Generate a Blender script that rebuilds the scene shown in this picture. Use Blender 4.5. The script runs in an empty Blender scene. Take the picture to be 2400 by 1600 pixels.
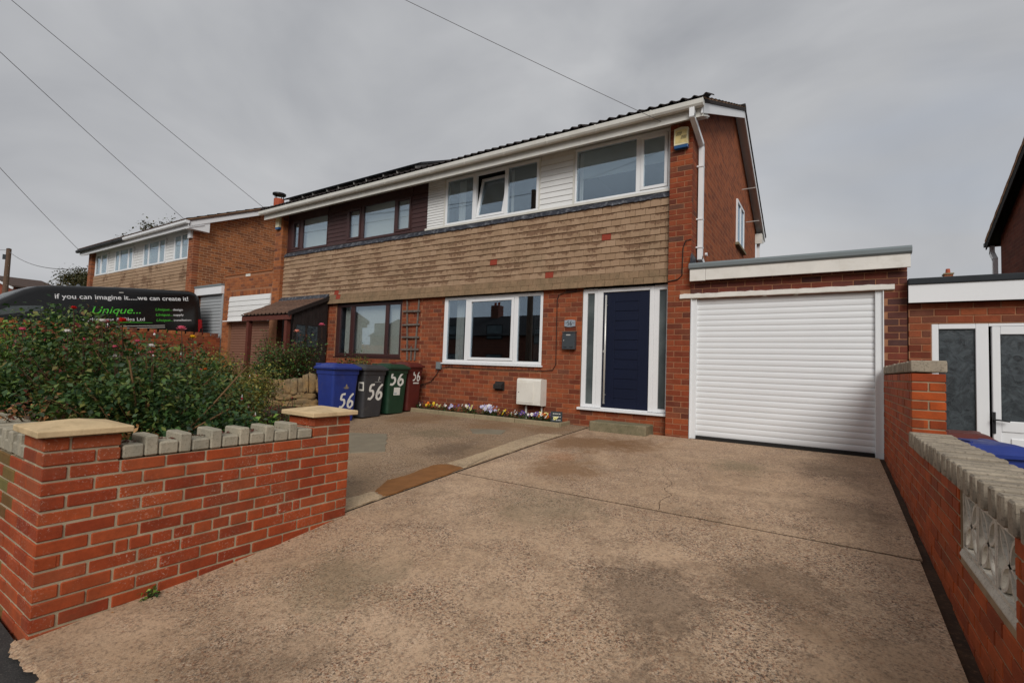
import bpy, math, random
import numpy as np
from mathutils import Vector, Matrix, Euler
R = random.Random(5)
NR = np.random.RandomState(7)
col = bpy.context.scene.collection
scene = bpy.context.scene

# ------------------------------------------------------------------ camera, sky, sun, exposure
CAM = Vector((1.79, -7.6608, 0.9266))
RT = Vector((0.83815189, 0.54428405, 0.03544401))
UP = Vector((-0.00119658, -0.06314779, 0.99800347))
FW = Vector((-0.54543558, 0.83652091, 0.05227616))
FPX = 1149.04
cd = bpy.data.cameras.new('camera'); cam = bpy.data.objects.new('camera', cd); col.objects.link(cam)
cd.sensor_width = 36; cd.lens = 36 * FPX / 2400; cd.clip_start = 0.05; cd.clip_end = 3000
cam.matrix_world = Matrix(((RT.x, UP.x, -FW.x, CAM.x), (RT.y, UP.y, -FW.y, CAM.y), (RT.z, UP.z, -FW.z, CAM.z), (0, 0, 0, 1)))
scene.camera = cam
SUN_DIR = Vector((0.44, -0.70, 0.56)).normalized()      # towards the sun, behind the clouds
sd = bpy.data.lights.new('sun', 'SUN'); sun = bpy.data.objects.new('sun', sd); col.objects.link(sun)
sd.energy = 1.5; sd.angle = math.radians(30); sd.color = (1.0, 0.965, 0.92)
sun.rotation_euler = SUN_DIR.to_track_quat('Z', 'Y').to_euler()
sun.location = (10, -20, 20)

world = bpy.data.worlds.new('World'); scene.world = world; world.use_nodes = True
wn = world.node_tree; wn.nodes.clear()
def wnode(t, **k):
    n = wn.nodes.new(t)
    for a, b in k.items(): setattr(n, a, b)
    return n
w_out = wnode('ShaderNodeOutputWorld'); w_bg = wnode('ShaderNodeBackground'); w_bg.inputs['Strength'].default_value = 0.1
w_sky = wnode('ShaderNodeTexSky', sky_type='NISHITA'); w_sky.sun_disc = False
w_sky.sun_elevation = math.asin(SUN_DIR.z); w_sky.sun_rotation = math.atan2(SUN_DIR.x, SUN_DIR.y)
w_tc = wnode('ShaderNodeTexCoord'); w_map = wnode('ShaderNodeMapping'); w_map.inputs['Scale'].default_value = (1, 1, 1.9)
w_n1 = wnode('ShaderNodeTexNoise'); w_n1.inputs['Scale'].default_value = 1.9; w_n1.inputs['Detail'].default_value = 5; w_n1.inputs['Roughness'].default_value = 0.5; w_n1.inputs['Distortion'].default_value = 0.5
w_r1 = wnode('ShaderNodeValToRGB')
w_r1.color_ramp.elements[0].position = 0.28; w_r1.color_ramp.elements[0].color = (2.25, 2.33, 2.52, 1)
w_r1.color_ramp.elements[1].position = 0.72; w_r1.color_ramp.elements[1].color = (3.85, 3.9, 4.0, 1)
w_n2 = wnode('ShaderNodeTexNoise'); w_n2.inputs['Scale'].default_value = 1.1; w_n2.inputs['Detail'].default_value = 5; w_n2.inputs['Distortion'].default_value = 0.6
w_r2 = wnode('ShaderNodeValToRGB')
w_r2.color_ramp.elements[0].position = 0.58; w_r2.color_ramp.elements[0].color = (1, 1, 1, 1)
w_r2.color_ramp.elements[1].position = 0.74; w_r2.color_ramp.elements[1].color = (0.78, 0.78, 0.78, 1)
w_mix = wnode('ShaderNodeMixRGB')
L = wn.links.new
L(w_tc.outputs['Generated'], w_map.inputs['Vector']); L(w_map.outputs[0], w_n1.inputs['Vector']); L(w_map.outputs[0], w_n2.inputs['Vector'])
L(w_n1.outputs['Fac'], w_r1.inputs['Fac']); L(w_n2.outputs['Fac'], w_r2.inputs['Fac'])
L(w_r2.outputs['Color'], w_mix.inputs['Fac']); L(w_sky.outputs[0], w_mix.inputs['Color1']); L(w_r1.outputs['Color'], w_mix.inputs['Color2'])
L(w_mix.outputs[0], w_bg.inputs['Color']); L(w_bg.outputs[0], w_out.inputs['Surface'])
vs = scene.view_settings; vs.view_transform = 'Standard'; vs.look = 'None'; vs.exposure = 0.55; vs.gamma = 1; vs.use_curve_mapping = False

# ------------------------------------------------------------------ helpers
def lin(c):
    c = c / 255.0
    return c / 12.92 if c <= 0.04045 else ((c + 0.055) / 1.055) ** 2.4
def S(r, g, b): return (lin(r), lin(g), lin(b), 1)

class Nodes:
    def __init__(s, name):
        s.m = bpy.data.materials.new(name); s.m.use_nodes = True; s.t = s.m.node_tree; s.t.nodes.clear()
        s.out = s.n('ShaderNodeOutputMaterial'); s.b = s.n('ShaderNodeBsdfPrincipled'); s.l(s.b.outputs[0], s.out.inputs['Surface'])
    def n(s, t, **k):
        o = s.t.nodes.new(t)
        for a, b in k.items(): setattr(o, a, b)
        return o
    def l(s, a, b): s.t.links.new(a, b)
    def pos(s): return s.n('ShaderNodeNewGeometry').outputs['Position']
    def obj(s): return s.n('ShaderNodeTexCoord').outputs['Object']
    def noise(s, vec, scale, detail=4, rough=0.55, dist=0.0, stretch=None):
        if stretch:
            mp = s.n('ShaderNodeMapping'); mp.inputs['Scale'].default_value = stretch; s.l(vec, mp.inputs['Vector']); vec = mp.outputs[0]
        o = s.n('ShaderNodeTexNoise'); s.l(vec, o.inputs['Vector'])
        o.inputs['Scale'].default_value = scale; o.inputs['Detail'].default_value = detail; o.inputs['Roughness'].default_value = rough; o.inputs['Distortion'].default_value = dist
        return o.outputs['Fac']
    def ramp(s, fac, stops):
        o = s.n('ShaderNodeValToRGB'); cr = o.color_ramp
        while len(cr.elements) < len(stops): cr.elements.new(0.5)
        for e, (p, c) in zip(cr.elements, stops):
            e.position = p; e.color = c if not isinstance(c, (int, float)) else (c, c, c, 1)
        s.l(fac, o.inputs['Fac']); return o.outputs['Color']
    def mix(s, fac, a, b, mode='MIX'):
        o = s.n('ShaderNodeMixRGB', blend_type=mode)
        for v, i in ((fac, 'Fac'), (a, 'Color1'), (b, 'Color2')):
            if isinstance(v, (int, float)): o.inputs[i].default_value = v if i == 'Fac' else (v, v, v, 1)
            elif isinstance(v, tuple): o.inputs[i].default_value = v
            else: s.l(v, o.inputs[i])
        return o.outputs[0]
    def math(s, op, a, b=0.0):
        o = s.n('ShaderNodeMath', operation=op)
        for v, i in ((a, 0), (b, 1)):
            if isinstance(v, (int, float)): o.inputs[i].default_value = v
            else: s.l(v, o.inputs[i])
        return o.outputs[0]
    def rnd(s):   # one random number for each piece, whether it is an object of its own or an island of a mesh
        a = s.n('ShaderNodeObjectInfo').outputs['Random']; b = s.n('ShaderNodeNewGeometry').outputs['Random Per Island']
        return s.math('FRACT', s.math('ADD', a, b))
    def bump(s, h, strength=0.3, dist=0.01):
        o = s.n('ShaderNodeBump'); o.inputs['Strength'].default_value = strength; o.inputs['Distance'].default_value = dist
        s.l(h, o.inputs['Height']); s.l(o.outputs[0], s.b.inputs['Normal'])
    def fin(s, colr, rough=0.8, spec=0.5, metal=0.0):
        if isinstance(colr, tuple): s.b.inputs['Base Color'].default_value = colr
        else: s.l(colr, s.b.inputs['Base Color'])
        if isinstance(rough, (int, float)): s.b.inputs['Roughness'].default_value = rough
        else: s.l(rough, s.b.inputs['Roughness'])
        s.b.inputs['Specular IOR Level'].default_value = spec; s.b.inputs['Metallic'].default_value = metal
        return s.m

M = {}
def brick_mat(name, stops, dirt=(0.5, S(120, 80, 60)), eff=0.0, fleck=S(190, 150, 130), grain=60):
    k = Nodes(name); p = k.pos(); r = k.rnd()
    c = k.ramp(r, stops)
    c = k.mix(0.55, c, k.ramp(k.noise(p, 9, 5, 0.6), [(0.3, 0.55), (0.7, 1.15)]), 'MULTIPLY')
    c = k.mix(k.ramp(k.noise(p, 2.3, 5, 0.65), [(0.48, 0.0), (0.75, dirt[0])]), c, dirt[1])
    g = k.noise(p, grain, 4, 0.7)
    c = k.mix(0.45, c, k.ramp(g, [(0.25, 0.6), (0.75, 1.2)]), 'MULTIPLY')
    if eff:
        f = k.math('MULTIPLY', k.ramp(k.noise(p, 3.1, 4, 0.6), [(0.45, 0.0), (0.7, 1.0)]), k.ramp(k.noise(p, 75, 3, 0.75, 0.4), [(0.57, 0.0), (0.66, 1.0)]))
        c = k.mix(k.math('MULTIPLY', f, eff), c, fleck)
    k.bump(k.noise(p, grain * 1.5, 5, 0.7), 0.35, 0.004)
    return k.fin(c, 0.85, 0.3)
M['brick_house'] = brick_mat('brick_house', [(0.0, S(112, 54, 36)), (0.3, S(138, 68, 42)), (0.6, S(150, 78, 48)), (0.8, S(164, 86, 50)), (1.0, S(106, 64, 50))])
M['brick_pier'] = brick_mat('brick_pier', [(0.0, S(100, 52, 38)), (0.25, S(130, 60, 36)), (0.6, S(144, 68, 40)), (0.85, S(160, 80, 44)), (1.0, S(96, 64, 52))])
M['brick_dark'] = brick_mat('brick_dark', [(0.0, S(80, 46, 42)), (0.3, S(110, 56, 44)), (0.7, S(124, 62, 46)), (1.0, S(86, 56, 52))], (0.6, S(82, 60, 54)))
M['brick_garden'] = brick_mat('brick_garden', [(0.0, S(142, 58, 32)), (0.3, S(158, 68, 36)), (0.65, S(168, 76, 38)), (0.85, S(174, 82, 44)), (1.0, S(154, 78, 48))], (0.55, S(126, 84, 58)), 0.75, S(214, 190, 172), 45)
M['brick_mossy'] = brick_mat('brick_mossy', [(0.0, S(112, 74, 40)), (0.5, S(128, 100, 54)), (1.0, S(120, 112, 62))], (0.6, S(112, 106, 66)), 0.3)
M['brick_boundary'] = brick_mat('brick_boundary', [(0.0, S(140, 60, 28)), (0.4, S(168, 76, 32)), (0.7, S(180, 82, 34)), (1.0, S(148, 64, 34))], (0.45, S(116, 74, 48)), 0.15)
M['brick_orange'] = brick_mat('brick_orange', [(0.0, S(140, 78, 46)), (0.35, S(162, 96, 56)), (0.7, S(176, 106, 62)), (1.0, S(112, 68, 52))], (0.35, S(120, 82, 60)))
def far_brick(name, c1, c2, mort, axis, bw=0.23, ch=0.085):
    k = Nodes(name); p = k.pos(); sp = k.n('ShaderNodeSeparateXYZ'); k.l(p, sp.inputs[0]); cb = k.n('ShaderNodeCombineXYZ')
    k.l(sp.outputs['X' if axis == 'x' else 'Y'], cb.inputs[0]); k.l(sp.outputs['Z'], cb.inputs[1])
    b = k.n('ShaderNodeTexBrick'); k.l(cb.outputs[0], b.inputs['Vector']); b.offset = 0.5
    for i, v in (('Scale', 1), ('Brick Width', bw), ('Row Height', ch), ('Mortar Size', 0.006), ('Mortar Smooth', 0.2), ('Bias', -0.1)): b.inputs[i].default_value = v
    b.inputs['Color1'].default_value = c1; b.inputs['Color2'].default_value = c2; b.inputs['Mortar'].default_value = mort
    c = k.mix(0.5, b.outputs['Color'], k.ramp(k.noise(p, 5, 5), [(0.3, 0.6), (0.7, 1.15)]), 'MULTIPLY')
    bp = k.math('SUBTRACT', k.noise(p, 60, 3), b.outputs['Fac']); k.bump(bp, 0.6, 0.006)
    return k.fin(c, 0.88, 0.25)
M['brick_gable'] = far_brick('brick_gable', S(160, 88, 54), S(122, 66, 45), S(158, 112, 80), 'y')
M['brick_gable_far'] = far_brick('brick_gable_far', S(168, 104, 62), S(118, 74, 52), S(188, 152, 120), 'y', 0.23, 0.085)
M['brick_far_orange'] = far_brick('brick_far_orange', S(156, 88, 54), S(112, 66, 48), S(176, 136, 106), 'x')
M['brick_dark_gable'] = far_brick('brick_dark_gable', S(116, 60, 44), S(92, 48, 37), S(112, 76, 60), 'y')
M['brick_far_front'] = far_brick('brick_far_front', S(160, 74, 46), S(130, 56, 40), S(150, 104, 84), 'x')
def plain(name, c, rough=0.5, spec=0.5, metal=0.0, var=0.12, scale=8, bump=0.0, bscale=60, dirt=None):
    k = Nodes(name); p = k.pos()
    cc = k.mix(1.0, c, k.ramp(k.noise(p, scale, 5, 0.6), [(0.3, 1 - var), (0.7, 1 + var * 0.5)]), 'MULTIPLY')
    if dirt: cc = k.mix(k.ramp(k.noise(p, dirt[1], 6, 0.65, 0.3), [(0.5, 0.0), (0.78, dirt[2])]), cc, dirt[0])
    if bump: k.bump(k.noise(p, bscale, 4, 0.6), bump, 0.004)
    return k.fin(cc, rough, spec, metal)
M['mortar_house'] = plain('mortar_house', S(158, 112, 84), 0.95, 0.1, 0, 0.2, 14, 0.4, 120)
M['mortar_garden'] = plain('mortar_garden', S(178, 162, 136), 0.95, 0.1, 0, 0.25, 9, 0.5, 110, (S(140, 128, 108), 2.0, 0.6))
M['mortar_boundary'] = plain('mortar_boundary', S(160, 138, 112), 0.95, 0.1, 0, 0.25, 9, 0.5, 110)
M['upvc'] = plain('upvc', S(232, 233, 234), 0.32, 0.5, 0, 0.03, 2)
M['upvc_old'] = plain('upvc_old', S(216, 214, 206), 0.45, 0.4, 0, 0.08, 3, 0, 60, (S(176, 168, 146), 4, 0.35))
M['white_paint'] = plain('white_paint', S(226, 222, 214), 0.6, 0.4, 0, 0.06, 5, 0.3, 90, (S(190, 182, 168), 6, 0.45))
M['shutter_white'] = plain('shutter_white', S(228, 230, 231), 0.38, 0.5, 0, 0.03, 1.5)
M['cladding'] = plain('cladding', S(226, 226, 224), 0.4, 0.5, 0, 0.05, 3)
M['brown_wood'] = plain('brown_wood', S(66, 38, 36), 0.45, 0.5, 0, 0.15, 6)
M['brown_post'] = plain('brown_post', S(98, 50, 40), 0.6, 0.4, 0, 0.2, 8)
M['dark_board'] = plain('dark_board', S(44, 36, 34), 0.65, 0.3, 0, 0.3, 10)
M['brown_shutter'] = plain('brown_shutter', S(128, 92, 76), 0.5, 0.4, 0, 0.08, 3)
M['grey_shutter'] = plain('grey_shutter', S(166, 170, 172), 0.45, 0.5, 0, 0.06, 3)
M['navy'] = plain('navy', S(13, 22, 46), 0.5, 0.3, 0, 0.08, 3)
M['steel'] = plain('steel', S(214, 212, 206), 0.38, 0.5, 0.45, 0.04, 3)
M['grey_trim'] = plain('grey_trim', S(118, 126, 128), 0.5, 0.4, 0, 0.06, 3)
M['black_felt'] = plain('black_felt', S(46, 50, 54), 0.8, 0.3, 0, 0.15, 8)
M['lead'] = plain('lead', S(56, 58, 66), 0.55, 0.4, 0.2, 0.3, 9, 0.6, 25, (S(180, 182, 186), 14, 0.6))
M['black'] = plain('black', S(26, 27, 28), 0.5, 0.4, 0, 0.1, 5)
M['rubber'] = plain('rubber', S(48, 46, 44), 0.85, 0.2, 0, 0.1, 5)
M['anthracite'] = plain('anthracite', S(70, 76, 80), 0.4, 0.5, 0.2, 0.05, 4)
M['meter'] = plain('meter', S(226, 222, 212), 0.5, 0.4, 0, 0.06, 4, 0, 60, (S(190, 180, 158), 6, 0.4))
M['stone_cap'] = plain('stone_cap', S(208, 182, 142), 0.9, 0.2, 0, 0.15, 7, 0.5, 90, (S(140, 118, 84), 9, 0.7))
def weathered(name, a, b, dark, s1=6, s2=70):
    k = Nodes(name); p = k.pos()
    c = k.mix(k.ramp(k.noise(p, s1, 6, 0.65), [(0.35, 0.0), (0.65, 1.0)]), a, b)
    c = k.mix(k.ramp(k.noise(p, s2, 4, 0.75), [(0.52, 0.0), (0.7, 0.8)]), c, dark)
    c = k.mix(0.35, c, k.ramp(k.rnd(), [(0, 0.8), (1, 1.15)]), 'MULTIPLY')
    k.bump(k.noise(p, s2, 5, 0.7), 0.6, 0.006)
    return k.fin(c, 0.92, 0.2)
M['coping'] = weathered('coping', S(172, 162, 142), S(150, 144, 128), S(118, 112, 96))
M['coping_old'] = weathered('coping_old', S(164, 152, 134), S(136, 126, 112), S(84, 78, 70), 8, 60)
M['screen_block'] = weathered('screen_block', S(212, 206, 194), S(192, 184, 170), S(140, 132, 120), 8, 60)
M['step'] = weathered('step', S(138, 126, 102), S(112, 106, 82), S(80, 78, 62), 5, 50)
M['kerb'] = weathered('kerb', S(158, 142, 114), S(140, 128, 102), S(104, 98, 80), 5, 60)
M['sandstone'] = weathered('sandstone', S(156, 124, 82), S(124, 108, 84), S(84, 74, 60), 4, 30)
M['trellis_wood'] = weathered('trellis_wood', S(122, 112, 102), S(98, 90, 84), S(66, 60, 58), 12, 60)
M['soil'] = weathered('soil', S(70, 52, 40), S(52, 40, 32), S(100, 74, 54), 6, 40)
def tile_mat(name, a, b, stain, reds=False):
    k = Nodes(name); p = k.pos(); at_ = k.n('ShaderNodeAttribute'); at_.attribute_name = 'tz'
    c = k.ramp(k.rnd(), [(0, a), (0.6, b), (1, a)])
    # ragged brown stain that hangs from the upper part of each tile
    h = k.math('ADD', k.math('MULTIPLY', at_.outputs['Fac'], 9.0), k.math('MULTIPLY', k.math('SUBTRACT', k.noise(p, 26, 5, 0.7), 0.5), 2.2))
    h = k.math('ADD', h, k.math('MULTIPLY', k.math('SUBTRACT', k.noise(p, 2.2, 3), 0.5), 3.2))
    c = k.mix(k.ramp(h, [(0.16, 0.0), (0.26, 0.8)]), c, stain)
    c = k.mix(k.ramp(k.noise(p, 1.6, 5, 0.65), [(0.5, 0.0), (0.8, 0.5)]), c, S(112, 96, 72))
    c = k.mix(0.4, c, k.ramp(k.noise(p, 55, 4, 0.7), [(0.25, 0.65), (0.75, 1.2)]), 'MULTIPLY')
    k.bump(k.noise(p, 80, 4, 0.7), 0.4, 0.004)
    return k.fin(c, 0.85, 0.25)
M['tile_buff'] = tile_mat('tile_buff', S(154, 126, 100), S(168, 140, 114), S(112, 84, 64))
M['tile_stuff'] = tile_mat('tile_stuff', S(154, 126, 100), S(168, 140, 114), S(112, 84, 64))
M['tile_mossy'] = weathered('tile_mossy', S(146, 120, 94), S(126, 106, 82), S(94, 80, 62), 6, 50)
M['tile_red'] = plain('tile_red', S(146, 64, 48), 0.85, 0.2, 0, 0.15, 20, 0.3, 80)
M['roof_tile'] = weathered('roof_tile', S(86, 66, 58), S(66, 56, 52), S(60, 62, 52), 5, 40)
M['roof_tile_dark'] = weathered('roof_tile_dark', S(52, 44, 42), S(46, 42, 42), S(44, 46, 40), 5, 40)
M['verge_mortar'] = weathered('verge_mortar', S(176, 140, 110), S(146, 112, 88), S(110, 90, 72), 9, 40)
M['porch_tile'] = weathered('porch_tile', S(112, 86, 72), S(92, 72, 62), S(66, 60, 52), 5, 40)
M['solar'] = plain('solar', S(18, 20, 26), 0.2, 0.6, 0, 0.05, 4)
M['terracotta'] = plain('terracotta', S(170, 84, 58), 0.8, 0.3, 0, 0.2, 10)
M['curtain'] = plain('curtain', S(214, 212, 206), 0.9, 0.1, 0, 0.08, 8)
M['blind'] = plain('blind', S(236, 230, 214), 0.85, 0.2, 0, 0.05, 8)
M['roller_blind'] = plain('roller_blind', S(178, 186, 186), 0.8, 0.2, 0, 0.04, 4)
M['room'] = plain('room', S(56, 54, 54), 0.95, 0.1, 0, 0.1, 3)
M['slate'] = plain('slate', S(48, 56, 60), 0.6, 0.4, 0, 0.2, 14)
M['pole_wood'] = plain('pole_wood', S(104, 84, 70), 0.85, 0.2, 0, 0.2, 8)
M['tarmac'] = weathered('tarmac', S(66, 64, 62), S(52, 50, 50), S(96, 92, 86), 4, 120)
M['road'] = weathered('road', S(84, 82, 80), S(70, 70, 70), S(110, 108, 104), 2, 90)
M['ground'] = weathered('ground', S(84, 92, 58), S(98, 92, 66), S(60, 64, 44), 0.4, 8)
M['flag_grey'] = weathered('flag_grey', S(140, 132, 118), S(118, 110, 98), S(88, 84, 76), 3, 60)
M['white_mark'] = plain('white_mark', S(226, 224, 216), 0.75, 0.2, 0, 0.1, 30)
M['cable'] = plain('cable', S(42, 34, 32), 0.6, 0.3, 0, 0.1, 5)
M['wire_grey'] = plain('wire_grey', S(104, 102, 104), 0.6, 0.3, 0, 0.1, 5)
M['alarm'] = plain('alarm', S(232, 224, 186), 0.4, 0.5, 0, 0.06, 8, 0, 60, (S(206, 176, 96), 8, 0.8))
M['alarm_blue'] = plain('alarm_blue', S(24, 78, 128), 0.35, 0.5, 0, 0.05, 5)
M['alarm_yellow'] = plain('alarm_yellow', S(228, 206, 140), 0.5, 0.4, 0, 0.2, 12)
M['plate'] = plain('plate', S(168, 178, 188), 0.35, 0.5, 0.3, 0.15, 30)
M['red_lamp'] = plain('red_lamp', S(170, 18, 22), 0.2, 0.6, 0, 0.05, 5)
M['van_black'] = plain('van_black', S(14, 14, 15), 0.25, 0.5, 0, 0.05, 2)
M['van_green'] = plain('van_green', S(84, 196, 60), 0.5, 0.4, 0, 0.04, 4)
M['van_white'] = plain('van_white', S(220, 220, 220), 0.5, 0.4, 0, 0.04, 4)
def plastic(name, c, r=0.45):
    k = Nodes(name); p = k.pos()
    cc = k.mix(1.0, c, k.ramp(k.noise(p, 5, 5, 0.6), [(0.3, 0.85), (0.7, 1.08)]), 'MULTIPLY')
    cc = k.mix(k.ramp(k.noise(p, 3, 6, 0.7, 0.4), [(0.58, 0.0), (0.8, 0.22)]), cc, S(130, 122, 108))
    k.bump(k.noise(p, 220, 3), 0.12, 0.002)
    return k.fin(cc, k.ramp(k.noise(p, 7, 4), [(0.3, r - 0.08), (0.7, r + 0.12)]), 0.45)
M['bin_blue'] = plastic('bin_blue', S(34, 54, 128)); M['bin_grey'] = plastic('bin_grey', S(60, 60, 62), 0.55)
M['bin_green'] = plastic('bin_green', S(30, 62, 44)); M['bin_brown'] = plastic('bin_brown', S(92, 38, 32))
def glass_mat(name, tint, refl=0.16, rough=0.0):
    k = Nodes(name); k.t.nodes.remove(k.b)
    tr = k.n('ShaderNodeBsdfTransparent'); tr.inputs['Color'].default_value = tint
    gl = k.n('ShaderNodeBsdfGlossy'); gl.inputs['Roughness'].default_value = rough; gl.inputs['Color'].default_value = (0.72, 0.87, 1, 1)  # blue tint stands in for blue sky mirrored in the panes
    lw = k.n('ShaderNodeLayerWeight'); lw.inputs['Blend'].default_value = 0.5
    f = k.math('ADD', k.math('MULTIPLY', k.math('POWER', lw.outputs['Facing'], 4.0), 0.7), refl)
    mx = k.n('ShaderNodeMixShader'); k.l(f, mx.inputs[0]); k.l(tr.outputs[0], mx.inputs[1]); k.l(gl.outputs[0], mx.inputs[2]); k.l(mx.outputs[0], k.out.inputs['Surface'])
    return k.m
M['glass'] = glass_mat('glass', (0.88, 0.91, 0.92, 1), 0.24)
M['glass_dark'] = glass_mat('glass_dark', (0.6, 0.65, 0.68, 1), 0.12)
k = Nodes('frosted'); p_ = k.pos(); k.bump(k.noise(p_, 110, 4, 0.7, 0.6), 0.5, 0.006); M['frosted'] = k.fin(k.ramp(k.noise(p_, 9, 6, 0.7, 1.5), [(0.35, S(24, 30, 34)), (0.65, S(70, 78, 82))]), 0.25, 0.6)
k = Nodes('satin_glass'); M['satin_glass'] = k.fin(k.ramp(k.noise(k.pos(), 1.2, 4), [(0.35, S(58, 66, 68)), (0.65, S(98, 106, 106))]), 0.3, 0.6)
def concrete_mat(name, base, light, red, dark, wet, stains=()):
    k = Nodes(name); p = k.pos()
    c = k.mix(k.ramp(k.noise(p, 0.9, 6, 0.6, 0.2), [(0.32, 0.0), (0.68, 1.0)]), base, light)
    c = k.mix(k.ramp(k.noise(p, 0.55, 5, 0.6, 0.5, (1, 1.7, 1)), [(0.54, 0.0), (0.74, 0.6)]), c, wet)
    patch = k.ramp(k.noise(p, 2.2, 6, 0.7), [(0.38, 0.12), (0.62, 1.0)])
    for sc, st in ((95, 0.8), (190, 0.6)):
        wob = k.n('ShaderNodeTexNoise'); k.l(p, wob.inputs['Vector']); wob.inputs['Scale'].default_value = sc * .6
        vadd = k.n('ShaderNodeVectorMath', operation='MULTIPLY_ADD'); k.l(wob.outputs['Color'], vadd.inputs[0]); vadd.inputs[1].default_value = (1.6 / sc,) * 3; k.l(p, vadd.inputs[2])
        vo = k.n('ShaderNodeTexVoronoi'); k.l(vadd.outputs[0], vo.inputs['Vector']); vo.inputs['Scale'].default_value = sc
        ch = k.n('ShaderNodeSeparateColor'); k.l(vo.outputs['Color'], ch.inputs[0])
        c = k.mix(k.math('MULTIPLY', k.ramp(ch.outputs[0], [(0.74, 0.0), (0.82, st)]), patch), c, dark)
        c = k.mix(k.math('MULTIPLY', k.ramp(ch.outputs[1], [(0.84, 0.0), (0.9, st * .8)]), patch), c, red)
        c = k.mix(k.math('MULTIPLY', k.ramp(ch.outputs[2], [(0.82, 0.0), (0.9, st * .6)]), patch), c, S(226, 204, 178))
    c = k.mix(k.ramp(k.noise(p, 40, 6, 0.78), [(0.5, 0.0), (0.64, 0.55)]), c, dark)
    c = k.mix(k.ramp(k.noise(p, 3.4, 7, 0.74, 0.3), [(0.5, 0.0), (0.68, 0.42)]), c, S(112, 92, 72))
    c = k.mix(k.ramp(k.noise(p, 1.3, 6, 0.7, 0.6), [(0.56, 0.0), (0.72, 0.28)]), c, S(98, 86, 70))
    for (sx, sy, r, cc, st) in stains:
        dv = k.n('ShaderNodeVectorMath', operation='DISTANCE'); k.l(p, dv.inputs[0]); dv.inputs[1].default_value = (sx, sy, G(sy))
        d = k.math('ADD', k.math('DIVIDE', dv.outputs['Value'], r), k.math('MULTIPLY', k.math('SUBTRACT', k.noise(p, 2.4 / r, 8, 0.8, 0.5), 0.5), 3.2))
        c = k.mix(k.ramp(d, [(0.4, st), (1.1, 0.0)]), c, cc)
    k.bump(k.noise(p, 90, 5, 0.75), 0.6, 0.007)
    return k.fin(c, k.ramp(k.noise(p, 0.55, 4), [(0.5, 0.9), (0.7, 0.7)]), 0.3)
GT = [(-40, -1.25), (-10.5, -0.66), (-7.4, -0.555), (-6.85, -0.515), (-6.1, -0.465), (-5.5, -0.41), (-4.9, -0.33), (-3.4, -0.225), (-1.5, -0.105), (0, -0.035), (3, 0.0)]
def interp(tab, t):
    if t <= tab[0][0]: return tab[0][1]
    for (a, va), (b, vb) in zip(tab, tab[1:]):
        if t <= b: return va + (vb - va) * (t - a) / (b - a)
    return tab[-1][1]
def G(y): return interp(GT, y)
WET, OIL, RUST, ALGAE = S(122, 88, 56), S(84, 68, 54), S(158, 96, 50), S(108, 100, 76)
M['drive'] = concrete_mat('drive', S(180, 150, 120), S(204, 174, 144), S(142, 86, 56), S(72, 60, 52), S(150, 120, 92),
    [(-1.05, -1.25, .75, WET, .75), (-0.55, -1.0, .6, WET, .6), (-.75, -2.7, .55, WET, .6), (-1.0, -2.2, .3, RUST, .3), (.95, -4.85, .5, OIL, .55), (1.5, -4.3, .45, OIL, .45), (1.2, -5.6, .35, OIL, .5), (1.75, -1.2, .5, OIL, .4), (.9, -1.5, .4, ALGAE, .5), (-.75, -5.6, .5, ALGAE, .35), (-.4, -6.4, .45, OIL, .3), (1.9, -2.6, .5, OIL, .4), (-.3, -3.9, .6, ALGAE, .35)])
M['drive_old'] = concrete_mat('drive_old', S(150, 124, 96), S(168, 142, 114), S(126, 78, 50), S(72, 60, 48), S(124, 98, 72), [(-4.6, -1.0, .8, WET, .5), (-3.0, -.8, .7, WET, .5), (-2.4, -2.6, .5, OIL, .5), (-3.3, -1.9, .6, ALGAE, .4), (-2.1, -.6, .5, WET, .5)])
M['drive_light'] = concrete_mat('drive_light', S(190, 166, 134), S(198, 176, 144), S(160, 120, 86), S(124, 106, 86), S(172, 148, 116))
M['patch_brown'] = plain('patch_brown', S(138, 94, 56), 0.9, 0.2, 0, 0.2, 7, 0.4, 120, (S(112, 78, 50), 3, 0.7))
M['patch_grey'] = plain('patch_grey', S(134, 124, 106), 0.9, 0.2, 0, 0.15, 4, 0.3, 120, (S(116, 104, 86), 2.5, 0.7))
M['gap'] = plain('gap', S(46, 38, 30), 0.95, 0.1, 0, 0.3, 20)
def leaf_mat(name, stops, rough=0.5, transl=0.25):
    k = Nodes(name)
    c = k.ramp(k.n('ShaderNodeNewGeometry').outputs['Random Per Island'], stops)
    c = k.mix(0.6, c, k.ramp(k.noise(k.pos(), 5, 4), [(0.3, 0.6), (0.7, 1.2)]), 'MULTIPLY')
    k.fin(c, rough, 0.4)
    tl = k.n('ShaderNodeBsdfTranslucent'); k.l(c, tl.inputs['Color'])
    mx = k.n('ShaderNodeMixShader'); mx.inputs[0].default_value = transl
    k.l(k.b.outputs[0], mx.inputs[1]); k.l(tl.outputs[0], mx.inputs[2]); k.l(mx.outputs[0], k.out.inputs['Surface'])
    return k.m
M['leaf_rose'] = leaf_mat('leaf_rose', [(0, S(40, 66, 32)), (0.45, S(62, 92, 44)), (0.75, S(88, 116, 54)), (0.92, S(128, 138, 66)), (1, S(118, 104, 58))])
M['leaf_dark'] = leaf_mat('leaf_dark', [(0, S(34, 58, 34)), (0.6, S(52, 84, 42)), (0.9, S(78, 108, 52)), (1, S(104, 116, 54))])
M['leaf_fuchsia'] = leaf_mat('leaf_fuchsia', [(0, S(50, 74, 36)), (0.5, S(76, 98, 46)), (0.85, S(108, 118, 54)), (1, S(126, 78, 48))])
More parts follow.
